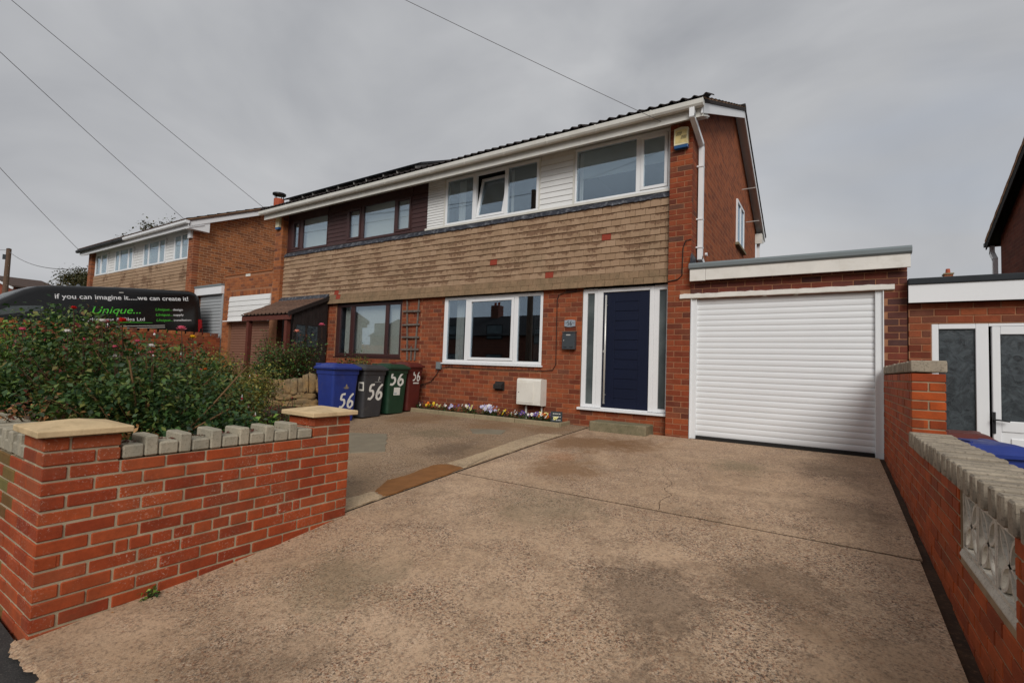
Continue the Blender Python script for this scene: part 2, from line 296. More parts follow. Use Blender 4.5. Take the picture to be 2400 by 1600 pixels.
M['leaf_yellow'] = leaf_mat('leaf_yellow', [(0, S(92, 98, 42)), (0.5, S(136, 132, 56)), (0.85, S(158, 146, 66)), (1, S(132, 92, 48))])
M['leaf_red'] = leaf_mat('leaf_red', [(0, S(70, 66, 38)), (0.4, S(104, 58, 42)), (0.8, S(118, 48, 40)), (1, S(88, 100, 50))])
M['leaf_lime'] = leaf_mat('leaf_lime', [(0, S(92, 132, 48)), (0.5, S(120, 158, 62)), (1, S(146, 176, 78))])
M['leaf_dead'] = leaf_mat('leaf_dead', [(0, S(120, 70, 40)), (0.5, S(168, 116, 68)), (1, S(196, 150, 100))])
M['leaf_tree'] = leaf_mat('leaf_tree', [(0, S(52, 60, 34)), (0.6, S(82, 82, 48)), (1, S(108, 92, 58))])
M['stem'] = plain('stem', S(110, 84, 56), 0.8, 0.2, 0, 0.25, 12)
M['stem_dark'] = plain('stem_dark', S(76, 54, 40), 0.8, 0.2, 0, 0.25, 12)
for nm, c in dict(pet_pink=S(236, 130, 156), pet_peach=S(244, 178, 160), pet_red=S(216, 50, 48), pet_crimson=S(176, 22, 50), pet_white=S(240, 236, 232), pet_yellow=S(244, 204, 50), pet_lemon=S(240, 232, 150), pet_purple=S(88, 62, 150), pet_lilac=S(196, 196, 232), pet_maroon=S(96, 16, 32), pet_orange=S(232, 120, 40), pet_eye=S(50, 24, 60)).items():
    M[nm] = plain(nm, c, 0.6, 0.3, 0, 0.12, 60)

class MB:
    def __init__(s): s.v = []; s.f = []; s.mi = []; s.cur = 0
    def add(s, vs_, fs):
        o = len(s.v); s.v += [tuple(q) for q in vs_]; s.f += [tuple(i + o for i in f) for f in fs]; s.mi += [s.cur] * len(fs); return s
    def box(s, x0, x1, y0, y1, z0, z1):
        return s.add([(x0, y0, z0), (x1, y0, z0), (x1, y1, z0), (x0, y1, z0), (x0, y0, z1), (x1, y0, z1), (x1, y1, z1), (x0, y1, z1)],
                     [(0, 3, 2, 1), (4, 5, 6, 7), (0, 1, 5, 4), (1, 2, 6, 5), (2, 3, 7, 6), (3, 0, 4, 7)])
    def cbox(s, x0, x1, y0, y1, z0, z1, c=0.003):
        c = min(c, (x1 - x0) * .45, (y1 - y0) * .45, (z1 - z0) * .45)
        X = ((x0, x1), (y0, y1), (z0, z1)); V = {}; vs_ = []
        for a in range(2):
            for b in range(2):
                for d in range(2):
                    for ax in range(3):
                        q = [X[0][a], X[1][b], X[2][d]]
                        for o in range(3):
                            if o != ax: q[o] += c * (1 if (a, b, d)[o] == 0 else -1)
                        V[(a, b, d, ax)] = len(vs_); vs_.append(q)
        fs = []
        cen = Vector(((x0 + x1) / 2, (y0 + y1) / 2, (z0 + z1) / 2))
        def face(keys):
            ids = [V[q] for q in keys]; P = [Vector(vs_[i]) for i in ids]
            n = (P[1] - P[0]).cross(P[2] - P[0]); m = sum(P, Vector()) / len(P)
            fs.append(tuple(ids) if n.dot(m - cen) > 0 else tuple(reversed(ids)))
        for ax in range(3):
            o1, o2 = [q for q in range(3) if q != ax]
            for sgn in range(2):
                ks = []
                for (p, q) in ((0, 0), (1, 0), (1, 1), (0, 1)):
                    t = [0, 0, 0]; t[ax] = sgn; t[o1] = p; t[o2] = q; ks.append((t[0], t[1], t[2], ax))
                face(ks)
            for p in range(2):
                for q in range(2):
                    def key(w, fa):
                        t = [0, 0, 0]; t[ax] = w; t[o1] = p; t[o2] = q; return (t[0], t[1], t[2], fa)
                    face([key(0, o1), key(1, o1), key(1, o2), key(0, o2)])
        for a in range(2):
            for b in range(2):
                for d in range(2): face([(a, b, d, 0), (a, b, d, 1), (a, b, d, 2)])
        return s.add(vs_, fs)
    def tube(s, pts, r, n=8, cap=True):
        pts = [Vector(q) for q in pts]; rr = r if isinstance(r, (list, tuple)) else [r] * len(pts); rings = []; up = None
        for i, q in enumerate(pts):
            d = (pts[min(i + 1, len(pts) - 1)] - pts[max(i - 1, 0)]).normalized()
            if up is None: up = d.orthogonal().normalized()
            up = (up - d * up.dot(d)); up = up.normalized() if up.length > 1e-6 else d.orthogonal().normalized()
            sd_ = d.cross(up)
            rings.append([q + (up * math.cos(2 * math.pi * j / n) + sd_ * math.sin(2 * math.pi * j / n)) * rr[i] for j in range(n)])
        vs_ = [v for rg in rings for v in rg]; fs = []
        for i in range(len(pts) - 1):
            for j in range(n): fs.append((i * n + j, i * n + (j + 1) % n, (i + 1) * n + (j + 1) % n, (i + 1) * n + j))
        if cap: fs.append(tuple(reversed(range(n)))); fs.append(tuple((len(pts) - 1) * n + j for j in range(n)))
        return s.add(vs_, fs)
    def prism(s, prof, axis, a, b):     # polygon profile pushed from a to b along an axis; prof in the two other axes, in order
        def mk(q, t):
            if axis == 'x': return (t, q[0], q[1])
            if axis == 'y': return (q[0], t, q[1])
            return (q[0], q[1], t)
        n = len(prof); vs_ = [mk(q, a) for q in prof] + [mk(q, b) for q in prof]
        fs = [tuple(range(n)), tuple(reversed(range(n, 2 * n)))] + [(i, i + n, (i + 1) % n + n, (i + 1) % n) for i in range(n)]
        return s.add(vs_, fs)
    def mesh(s, name, mat, smooth=False, fix=True):
        me = bpy.data.meshes.new(name); me.from_pydata(s.v, [], s.f)
        mats = mat if isinstance(mat, (list, tuple)) else [mat]
        for m in mats: me.materials.append(M[m])
        if len(mats) > 1: me.polygons.foreach_set('material_index', s.mi)
        if fix:
            import bmesh
            b = bmesh.new(); b.from_mesh(me); bmesh.ops.recalc_face_normals(b, faces=b.faces); b.to_mesh(me); b.free()
        if smooth: me.polygons.foreach_set('use_smooth', [True] * len(me.polygons))
        me.update(); return me
    def build(s, name, mat, parent=None, smooth=False, loc=(0, 0, 0), fix=True):
        return link(name, s.mesh(name, mat, smooth, fix), parent, loc)
def link(name, data, parent=None, loc=(0, 0, 0), rot=(0, 0, 0)):
    o = bpy.data.objects.new(name, data); col.objects.link(o); o.location = loc; o.rotation_euler = rot
    if parent is not None: o.parent = parent
    return o
def tag(o, label, cat, group=None):
    o['label'] = label; o['category'] = cat
    if group: o['group'] = group
    return o
def thing(name, label, cat, loc=(0, 0, 0), rz=0, group=None):
    o = bpy.data.objects.new(name, None); col.objects.link(o); o.location = loc; o.rotation_euler = (0, 0, rz); o.empty_display_size = 0.2
    return tag(o, label, cat, group)
def struct(o): o['kind'] = 'structure'; return o
def stuff(o): o['kind'] = 'stuff'; return o
def copy_tree(o, parent=None):
    c = o.copy(); col.objects.link(c); c.parent = parent
    for ch in list(o.children): copy_tree(ch, c)
    return c
def B(*a): return MB().box(*a)
def bevel(o, w=0.004, seg=2):
    md = o.modifiers.new('bevel', 'BEVEL'); md.width = w; md.segments = seg; md.limit_method = 'ANGLE'; md.angle_limit = math.radians(40); return o
def sheet(name, mat, x0, x1, y0, y1, nx, ny, zf, parent=None, thick=0.0):
    m = MB(); vs_ = []; fs = []
    for j in range(ny + 1):
        for i in range(nx + 1):
            x = x0 + (x1 - x0) * i / nx; y = y0 + (y1 - y0) * j / ny; vs_.append((x, y, zf(x, y)))
    for j in range(ny):
        for i in range(nx): a = j * (nx + 1) + i; fs.append((a, a + 1, a + nx + 2, a + nx + 1))
    m.add(vs_, fs)
    if thick:
        per = [i for i in range(nx + 1)] + [j * (nx + 1) + nx for j in range(1, ny + 1)] + [ny * (nx + 1) + i for i in range(nx - 1, -1, -1)] + [j * (nx + 1) for j in range(ny - 1, 0, -1)]
        o = len(m.v); base = [(vs_[i][0], vs_[i][1], vs_[i][2] - thick) for i in per]; n = len(per)
        m.v += base; m.f += [(per[(i + 1) % n], per[i], o + i, o + (i + 1) % n) for i in range(n)]; m.mi += [0] * n
    return m.build(name, mat, parent, fix=False)

# ---- bricks: each course is laid as separate bricks
_cache = {}
def brick_mesh(dx, dy, dz, mat, c):
    key = (round(dx * 500), round(dy * 500), round(dz * 500), mat, c)
    if key not in _cache:
        _cache[key] = MB().cbox(-dx / 2, dx / 2, -dy / 2, dy / 2, -dz / 2, dz / 2, c).mesh('brick', mat, fix=False)
    return _cache[key]
def lay(u0, u1, z0, z1, course, pitch, joint, zref, holes=(), shift=0.0):
    out = []; k = math.floor((z0 - zref) / course) - 1
    while True:
        a = zref + k * course + joint; b = zref + (k + 1) * course
        if a > z1: break
        zz0, zz1 = max(a, z0), min(b, z1)
        if zz1 - zz0 > 0.012:
            off = (k % 2) * pitch / 2 + shift
            i = math.floor((u0 - off) / pitch) - 1
            while off + i * pitch < u1:
                segs = [(max(off + i * pitch, u0), min(off + (i + 1) * pitch - joint, u1))]
                for (h0, h1, hz0, hz1) in holes:
                    if zz1 > hz0 + 0.01 and zz0 < hz1 - 0.01:
                        ns = []
                        for (p, q) in segs:
                            if q <= h0 or p >= h1: ns.append((p, q))
                            else:
                                if p < h0: ns.append((p, h0 - 0.004))
                                if q > h1: ns.append((h1 + 0.004, q))
                        segs = ns
                for (p, q) in segs:
                    if q - p > 0.028: out.append((p, q, zz0, zz1))
                i += 1
        k += 1
    return out
class Bricks:        # gathers all bricks of one thing; the 300 nearest become objects, the rest one joined part
    def __init__(s): s.items = []
    def face_y(s, rects, yf, mat, parent, depth=0.07, c=0.003, sgn=1, jit=0.0015):     # wall facing -y (sgn 1) or +y
        for (a, b, z0, z1) in rects:
            j = R.uniform(-jit, jit); y0, y1 = (yf + j, yf + depth) if sgn == 1 else (yf - depth, yf - j)
            s.items.append(((a, b, y0, y1, z0, z1), mat, parent, c))
    def face_x(s, rects, xf, mat, parent, depth=0.07, c=0.003, sgn=1, jit=0.0015):     # sgn 1 faces +x
        for (a, b, z0, z1) in rects:
            j = R.uniform(-jit, jit); x0, x1 = (xf - depth, xf + j) if sgn == 1 else (xf + j, xf + depth)
            s.items.append(((x0, x1, a, b, z0, z1), mat, parent, c))
    def done(s, owner, limit=300):
        def d(it):
            q = it[0]; return (Vector(((q[0] + q[1]) / 2, (q[2] + q[3]) / 2, (q[4] + q[5]) / 2)) - CAM).length
        s.items.sort(key=d); rest = {}
        for i, (q, mat, par, c) in enumerate(s.items):
            if i < limit:
                link('brick', brick_mesh(q[1] - q[0], q[3] - q[2], q[5] - q[4], mat, c), par, ((q[0] + q[1]) / 2, (q[2] + q[3]) / 2, (q[4] + q[5]) / 2))
            else: rest.setdefault(mat, MB()).cbox(*q, c)
        for mat, mb in rest.items(): stuff(mb.build('brickwork', mat, owner, fix=False))
def holed_wall(x0, x1, z0, z1, holes, y0, y1):        # slab of wall in the xz plane with real openings
    m = MB(); xs = sorted({x0, x1, *[h[0] for h in holes], *[h[1] for h in holes]}); zs = sorted({z0, z1, *[h[2] for h in holes], *[h[3] for h in holes]})
    xs = [x for x in xs if x0 <= x <= x1]; zs = [z for z in zs if z0 <= z <= z1]
    def solid(i, j):
        if not (0 <= i < len(xs) - 1 and 0 <= j < len(zs) - 1): return False
        cx, cz = (xs[i] + xs[i + 1]) / 2, (zs[j] + zs[j + 1]) / 2
        return not any(h[0] < cx < h[1] and h[2] < cz < h[3] for h in holes)
    for i in range(len(xs) - 1):
        for j in range(len(zs) - 1):
            if not solid(i, j): continue
            a, b, c, d = xs[i], xs[i + 1], zs[j], zs[j + 1]
            m.add([(a, y0, c), (b, y0, c), (b, y0, d), (a, y0, d)], [(0, 1, 2, 3)]); m.add([(a, y1, c), (b, y1, c), (b, y1, d), (a, y1, d)], [(3, 2, 1, 0)])
            if not solid(i - 1, j): m.add([(a, y0, c), (a, y1, c), (a, y1, d), (a, y0, d)], [(3, 2, 1, 0)])
            if not solid(i + 1, j): m.add([(b, y0, c), (b, y1, c), (b, y1, d), (b, y0, d)], [(0, 1, 2, 3)])
            if not solid(i, j - 1): m.add([(a, y0, c), (b, y0, c), (b, y1, c), (a, y1, c)], [(3, 2, 1, 0)])
            if not solid(i, j + 1): m.add([(a, y0, d), (b, y0, d), (b, y1, d), (a, y1, d)], [(0, 1, 2, 3)])
    return m
def window(house, x0, x1, z0, z1, yf, lights, mat='upvc', fw=0.055, dep=0.07, sashes=(), glass='glass', sill=None, skip=(), name='window', pane_name='pane'):
    # lights: list of (xa, xb) clear openings; frame front face at yf
    m = MB()
    m.box(x0, x1, yf, yf + dep, z0, z0 + fw); m.box(x0, x1, yf, yf + dep, z1 - fw, z1)
    edges = [x0] + [q for l in lights for q in l] + [x1]
    for i in range(0, len(edges), 2): m.box(edges[i], edges[i + 1], yf, yf + dep, z0 + fw, z1 - fw)
    w = bevel(m.build(name, mat, house), 0.006, 2)
    for i, (a, b) in enumerate(lights):
        za, zb = z0 + fw, z1 - fw
        if i in skip: continue
        if i in sashes:
            s_ = MB(); t = 0.05; g = 0.006
            s_.box(a + g, b - g, yf - 0.014, yf + 0.04, za + g, za + g + t); s_.box(a + g, b - g, yf - 0.014, yf + 0.04, zb - g - t, zb - g)
            s_.box(a + g, a + g + t, yf - 0.014, yf + 0.04, za + g + t, zb - g - t); s_.box(b - g - t, b - g, yf - 0.014, yf + 0.04, za + g + t, zb - g - t)
            bevel(s_.build('sash', mat, w), 0.005, 2)
            a, b, za, zb = a + g + t, b - g - t, za + g + t, zb - g - t
        B(a, b, yf + 0.022, yf + 0.032, za, zb).build(pane_name, glass, w)
    if sill:
        bevel(MB().prism([(yf - sill, z0 - 0.035), (yf - sill, z0 - 0.012), (yf + 0.03, z0 - 0.002), (yf + 0.03, z0 - 0.035)], 'x', x0 - 0.03, x1 + 0.03).build('sill', mat, w), 0.004, 2)
    return w
def room(house, x0, x1, z0, z1, y0, y1):      # room behind a window, walls coloured dark for its shade, open towards the glass
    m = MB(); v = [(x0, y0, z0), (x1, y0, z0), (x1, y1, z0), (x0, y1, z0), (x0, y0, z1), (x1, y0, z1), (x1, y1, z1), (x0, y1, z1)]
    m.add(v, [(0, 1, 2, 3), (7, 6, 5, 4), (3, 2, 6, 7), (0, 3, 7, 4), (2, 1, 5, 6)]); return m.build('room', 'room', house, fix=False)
def curtain(house, x0, x1, y, z0, z1, name='curtain', mat='curtain', folds=9, amp=0.02):
    n = folds * 6; vs_ = []
    for i in range(n + 1):
        x = x0 + (x1 - x0) * i / n; yy = y + amp * math.sin(i / 6 * 2 * math.pi)
        vs_ += [(x, yy, z0), (x, yy, z1)]
    return MB().add(vs_, [(2 * i, 2 * i + 2, 2 * i + 3, 2 * i + 1) for i in range(n)]).build(name, mat, house, True, fix=False)
def vertical_blind(house, x0, x1, y, z0, z1, w=0.089, ang=0.22):
    m = MB(); x = x0 + w / 2; c, s_ = math.cos(ang) * w / 2, math.sin(ang) * w / 2
    while x < x1:
        a = R.uniform(0.9, 1.1); m.add([(x - c, y - s_ * a, z0), (x + c, y + s_ * a, z0), (x + c, y + s_ * a, z1), (x - c, y - s_ * a, z1)], [(0, 1, 2, 3)]); x += w * 0.86
    return m.build('vertical_blind', 'blind', house, fix=False)
def text_mesh(txt, size, shear=0.0, spacing=1.0, extr=0.002, bold=0.0):
    cu = bpy.data.curves.new('lettering', 'FONT'); cu.body = txt; cu.size = size; cu.shear = shear; cu.space_character = spacing; cu.extrude = extr; cu.offset = bold
    ob = bpy.data.objects.new('lettering', cu); col.objects.link(ob); bpy.context.view_layer.update()
    me = bpy.data.meshes.new_from_object(ob.evaluated_get(bpy.context.evaluated_depsgraph_get())); bpy.data.objects.remove(ob); bpy.data.curves.remove(cu)
    return me
def put_text(txt, size, mat, parent, origin, right, up, name='lettering', width=None, **k):
    me = text_mesh(txt, size, **k); rv, uv = Vector(right).normalized(), Vector(up).normalized(); nv = rv.cross(uv)
    if width:
        xs = [v.co.x for v in me.vertices]; s_ = width / (max(xs) - min(xs)); x0 = min(xs)
        for v in me.vertices: v.co.x = (v.co.x - x0) * s_
    for v in me.vertices: v.co = Vector(origin) + rv * v.co.x + uv * v.co.y + nv * v.co.z
    me.materials.clear(); me.materials.append(M[mat]); me.name = name
    return link(name, me, parent)
def stroke(m, pts, w, frame, wob=0.12):       # brush stroke as a ribbon lying on a face; frame(u, v) gives the point
    P = []
    for i in range(len(pts) - 1):
        for t in range(6): f = t / 6; P.append((pts[i][0] * (1 - f) + pts[i + 1][0] * f, pts[i][1] * (1 - f) + pts[i + 1][1] * f))
    P.append(pts[-1])
    for _ in range(3): P = [P[0]] + [((P[i - 1][0] + 2 * P[i][0] + P[i + 1][0]) / 4, (P[i - 1][1] + 2 * P[i][1] + P[i + 1][1]) / 4) for i in range(1, len(P) - 1)] + [P[-1]]
    vs_ = []
    for i, q in enumerate(P):
        a, b = P[max(0, i - 1)], P[min(len(P) - 1, i + 1)]; dx, dy = b[0] - a[0], b[1] - a[1]; l_ = math.hypot(dx, dy) or 1
        ww = w * (0.5 + R.uniform(-wob, wob) * 0.5) * (0.75 if i in (0, len(P) - 1) else 1)
        vs_ += [frame(q[0] - dy / l_ * ww, q[1] + dx / l_ * ww), frame(q[0] + dy / l_ * ww, q[1] - dx / l_ * ww)]
    m.add(vs_, [(2 * i, 2 * i + 1, 2 * i + 3, 2 * i + 2) for i in range(len(P) - 1)])
FIVE = [(0.34, 0.98), (0.08, 0.95), (0.05, 0.58), (0.28, 0.6), (0.36, 0.32), (0.2, 0.06), (0.0, 0.1)]
SIX = [(0.92, 1.0), (0.72, 0.78), (0.58, 0.4), (0.62, 0.1), (0.8, 0.0), (0.95, 0.18), (0.92, 0.42), (0.76, 0.5), (0.62, 0.32)]

# ------------------------------------------------------------------ setting: ground, road, pavement, drive
def PV(x, y): return -0.55 - 0.04 * max(-40, min(12, x + 1.5)) + 0.02 * (y + 6.9)
struct(sheet('ground', 'ground', -900, 900, -900, 900, 2, 2, lambda x, y: -1.75))
struct(sheet('road', 'road', -70, 45, -19, -10.4, 60, 4, lambda x, y: PV(x, -10) - 0.13))
struct(sheet('pavement', 'tarmac', -70, 45, -10.2, -6.86, 60, 12, lambda x, y: PV(x, y), thick=0.25))
struct(MB().prism([(-10.4, -1.2), (-10.4, -0.48), (-10.2, -0.48), (-10.2, -1.2)], 'x', -8, 8).build('kerb', 'flag_grey')).location.z = -0.08
soil_under = struct(sheet('soil', 'gap', -6.6, 2.34, -6.84, 0.14, 4, 40, lambda x, y: G(y) - 0.04))
sheet('joint_filler', 'gap', -1.6, 2.28, -3.482, -3.454, 8, 1, lambda x, y: G(y) - 0.005, soil_under)
sheet('joint_filler', 'gap', -1.642, -1.598, -5.0, 0.0, 1, 40, lambda x, y: G(y) - 0.006, soil_under)
struct(sheet('soil_strip', 'soil', 2.27, 2.345, -6.84, 0.0, 2, 60, lambda x, y: G(y) - 0.012 - 0.01 * math.sin(7 * y) * math.sin(3.1 * y + 1)))
drive = struct(sheet('driveway', 'drive', -1.6, 2.275, -6.87, -3.481, 8, 40, lambda x, y: G(y), thick=0.15))
# ragged front lip of the drive where it meets the tarmac
lip = MB(); n = 220
vs_ = []
for i in range(n + 1):
    x = -1.62 + 3.9 * i / n; vs_ += [(x, -6.87, G(-6.87) + 0.0005), (x, -6.895 - R.random() * 0.014 - .018 * math.sin(x * 9) * math.sin(x * 23 + 1), G(-6.9) - 0.012)]
lip.add(vs_, [(2 * i + 1, 2 * i + 3, 2 * i + 2, 2 * i) for i in range(n)]); lip.build('slab_edge', 'drive', drive, fix=False)
sheet('slab', 'drive', -1.6, 2.29, -3.455, -0.03, 8, 40, lambda x, y: G(y), drive, 0.15)
park = struct(sheet('parking_area', 'drive_old', -6.3, -1.64, -5.15, 0.145, 10, 60, lambda x, y: G(y) + 0.004 * math.sin(3 * x) * math.sin(2 * y), thick=0.12))
def patch(name, pts, mat, lift):
    n = len(pts); P = []
    for i in range(n):
        a, b = pts[i], pts[(i + 1) % n]
        for t in range(8): f = t / 8; P.append((a[0] * (1 - f) + b[0] * f + R.uniform(-.012, .012), a[1] * (1 - f) + b[1] * f + R.uniform(-.012, .012)))
    cx = sum(q[0] for q in P) / len(P); cy = sum(q[1] for q in P) / len(P)
    vs_ = [(cx, cy, G(cy) + lift)]
    for rr in (0.35, 0.7, 0.985, 1.0):
        vs_ += [(cx + (q[0] - cx) * rr, cy + (q[1] - cy) * rr, G(cy + (q[1] - cy) * rr) + (lift if rr < 1 else -0.01)) for q in P]
    k = len(P); fs = [(0, 1 + i, 1 + (i + 1) % k) for i in range(k)]
    for l_ in range(3): fs += [(1 + l_ * k + i, 1 + (l_ + 1) * k + i, 1 + (l_ + 1) * k + (i + 1) % k, 1 + l_ * k + (i + 1) % k) for i in range(k)]
    return MB().add(vs_, fs).build(name, mat, park)
patch('light_strip', [(-1.93, -3.22), (-1.66, -3.27), (-1.645, -3.16), (-1.645, -0.88), (-1.96, -1.02), (-1.98, -1.77), (-1.93, -2.62)], 'drive_light', 0.007)
patch('light_corner', [(-1.95, -4.95), (-1.83, -4.41), (-1.635, -4.46), (-1.635, -5.0)], 'drive_light', 0.006)
patch('brown_strip', [(-1.83, -4.39), (-2.0, -4.09), (-1.965, -3.87), (-2.01, -3.35), (-1.91, -3.25), (-1.64, -3.28), (-1.64, -4.44)], 'patch_brown', 0.007)
patch('grey_repair', [(-4.44, -2.62), (-3.88, -2.36), (-3.61, -2.6), (-2.98, -3.21), (-3.32, -3.51)], 'patch_grey', 0.009)
patch('grey_repair', [(-3.09, -1.32), (-2.8, -1.14), (-2.55, -1.08), (-2.4, -1.43), (-2.82, -1.61)], 'patch_grey', 0.008)
# wandering crack in the far slab
ck = MB(); pts = [(0.59, -3.44), (0.50, -3.2), (0.56, -3.0), (0.44, -2.8), (0.47, -2.62), (0.33, -2.4), (0.22, -2.1), (0.24, -1.85), (0.1, -1.6), (-0.05, -1.3), (-0.14, -1.05)]
P = []
for a, b in zip(pts, pts[1:]):
    for t in range(7): f = t / 7; P.append((a[0] * (1 - f) + b[0] * f + R.uniform(-.018, .018), a[1] * (1 - f) + b[1] * f))
vs_ = []
for i, q in enumerate(P): w = 0.0018 * (1 - i / len(P)) + 0.0007; vs_ += [(q[0] - w, q[1], G(q[1]) + 0.0025), (q[0] + w, q[1], G(q[1]) + 0.0025)]
ck.add(vs_, [(2 * i, 2 * i + 1, 2 * i + 3, 2 * i + 2) for i in range(len(P) - 1)]); ck.build('crack', 'gap', drive, fix=False)
def plot(name, x0, x1, y0, y1, z0, z1, mat): return struct(B(x0, x1, y0, y1, z0, z1).build(name, mat))
struct(MB().prism([(-7.4, -6.6), (-1.78, -6.6), (-1.78, -5.02), (-2.3, -4.9), (-5.85, -2.62), (-6.0, -2.5), (-7.4, -2.5)], 'z', -1.2, 0.12).build('garden_soil', 'soil'))
plot('neighbour_garden', -11.0, -6.28, -2.4, 0.14, -1.2, 0.3, 'soil')
plot('neighbour_drive', -13.75, -7.42, -6.6, -2.42, -1.2, 0.24, 'flag_grey')
plot('neighbour_forecourt', -13.75, -11.02, -2.41, 0.14, -1.2, 0.3, 'flag_grey')
struct(MB().prism([(-7.5, -1.3), (-7.5, -0.38), (-0.1, 0.42), (-0.1, -1.3)], 'x', -22, -13.98).build('sloping_drive', 'flag_grey'))
plot('far_terrace', -75, -22.02, -6.5, 40, -1.6, 0.35, 'ground')
plot('side_yard', 2.6, 9, -6.8, 0.1, -1.5, -0.6, 'flag_grey')

# ------------------------------------------------------------------ shared house pieces
SL = 0.44                       # roof slope
def roof_z(y): return 4.99 + SL * (min(y, 7.6 - y) + 0.36)
def wave(x):
    t = (x / 0.165) % 1.0; return 0.03 * math.sin(math.pi * (t - 0.55) / 0.45) ** 0.8 if t > 0.55 else 0.0
def eave_tile(mat):
    key = ('eave', mat)
    if key not in _cache:
        n = 24; vs_ = []; fs = []; W = 0.326; Lr = 0.42
        xs = [W * i / n for i in range(n + 1)]
        for (yy, dz) in ((0, 0), (Lr, 0)):
            for x in xs: vs_.append((x, yy, wave(x) + yy * SL))
        for yy in (0, Lr):
            for x in xs: vs_.append((x, yy, wave(x) + yy * SL - 0.016))
        k = n + 1
        for i in range(n):
            fs += [(i, i + 1, k + i + 1, k + i), (2 * k + i + 1, 2 * k + i, 3 * k + i, 3 * k + i + 1), (i + 1, i, 2 * k + i, 2 * k + i + 1), (k + i, k + i + 1, 3 * k + i + 1, 3 * k + i)]
        fs += [(0, k, 3 * k, 2 * k), (n, 2 * k + n, 3 * k + n, k + n)]
        _cache[key] = MB().add(vs_, fs).mesh('roof_tile', mat)
    return _cache[key]
def roof(house, x0, x1, mat='roof_tile_dark', dz=0.0, yoff=0.0, single=True, ridge_y=3.8):
    m = MB()
    # deck: two slopes with a little thickness
    prof = [(-0.36 + yoff, 4.95 + dz), (ridge_y + yoff, 4.95 + SL * (ridge_y + .36) + dz), (2 * ridge_y + .36 + yoff, 4.95 + dz), (2 * ridge_y + .36 + yoff, 4.9 + dz), (ridge_y + yoff, 4.88 + SL * (ridge_y + .36) + dz), (-0.36 + yoff, 4.9 + dz)]
    rf = m.prism(prof, 'x', x0, x1).build('roof', mat, house)
    t = MB(); nx = int((x1 - x0) / 0.0206); xs = [x0 + (x1 - x0) * i / nx for i in range(nx + 1)]
    row = 0; y = -0.37 + (0.30 if single else 0)
    while y < ridge_y:
        ya, yb = y, min(y + 0.36, ridge_y)
        vs_ = []
        for (yy, lift) in ((ya, 0.028), (ya, 0.012), (yb, 0.0)):
            for x in xs: vs_.append((x, yy + yoff, 4.965 + SL * (yy + .36) + wave(x - x0) + lift + dz - (0.016 if (yy == ya and lift == 0.012) else 0)))
        k = nx + 1
        t.add(vs_, [(i, i + 1, 2 * k + i + 1, 2 * k + i) for i in range(nx)] + [(k + i, k + i + 1, i + 1, i) for i in range(nx)])
        y += 0.30; row += 1
    stuff(t.build('tiling', mat, rf, fix=False))
    if single:
        x = x0
        while x < x1 - 0.1:
            link('roof_tile', eave_tile(mat), rf, (x, -0.40 + yoff + R.uniform(-.006, .006), 4.985 + dz + R.uniform(-.003, .003))); x += 0.33
    rg = MB(); xx = x0
    rz = 4.965 + SL * (ridge_y + .36) + dz
    while xx < x1 - 0.05:
        e = min(xx + 0.44, x1); rg.prism([(ridge_y + yoff + 0.13 * math.cos(a), rz - 0.03 + 0.1 * math.sin(a)) for a in [math.pi * i / 8 for i in range(9)]], 'x', xx, e - 0.006); xx += 0.445
    rg.build('ridge', mat, rf)
    return rf
def gutter(house, x0, x1, z=4.905, y=-0.33, mat='upvc_old', brackets=0.92, name='gutter'):
    prof = [(y + .058, z + .042), (y + .055, z - .02), (y + .035, z - .048), (y - .035, z - .048), (y - .056, z - .02), (y - .062, z + .045), (y - .055, z + .045), (y - .05, z - .015), (y - .03, z - .04), (y + .03, z - .04), (y + .048, z - .015), (y + .05, z + .042)]
    g = MB().prism(prof, 'x', x0, x1).build(name, mat, house)
    x = x0 + 0.35
    while x < x1 - 0.2:
        MB().prism([(y + .062, z + .05), (y + .06, z - .022), (y + .038, z - .054), (y - .038, z - .054), (y - .061, z - .022), (y - .068, z + .05), (y - .05, z + .052), (y - .045, z - .01), (y + .045, z - .01), (y + .05, z + .05)], 'x', x - .014, x + .014).build('bracket', mat, g); x += brackets
    for x in (x0, x1): MB().prism([(q[0], q[1]) for q in [(y + .06, z + .045), (y + .058, z - .022), (y + .037, z - .052), (y - .037, z - .052), (y - .06, z - .022), (y - .065, z + .048)]], 'x', x - .006, x + .006).build('end_cap', mat, g)
    return g
def soffit(house, x0, x1, mat='upvc_old', dz=0, yoff=0):
    MB().prism([(-0.265 + yoff, 4.735 + dz), (-0.265 + yoff, 4.925 + dz), (-0.245 + yoff, 4.93 + dz), (-0.245 + yoff, 4.745 + dz)], 'x', x0, x1).build('fascia', mat, house)
    MB().prism([(-0.25 + yoff, 4.742 + dz), (0.17 + yoff, 4.915 + dz), (0.17 + yoff, 4.935 + dz), (-0.25 + yoff, 4.758 + dz)], 'x', x0, x1).build('soffit', mat, house)
def tz_attr(me, vals):
    me.attributes.new('tz', 'FLOAT', 'POINT').data.foreach_set('value', vals)
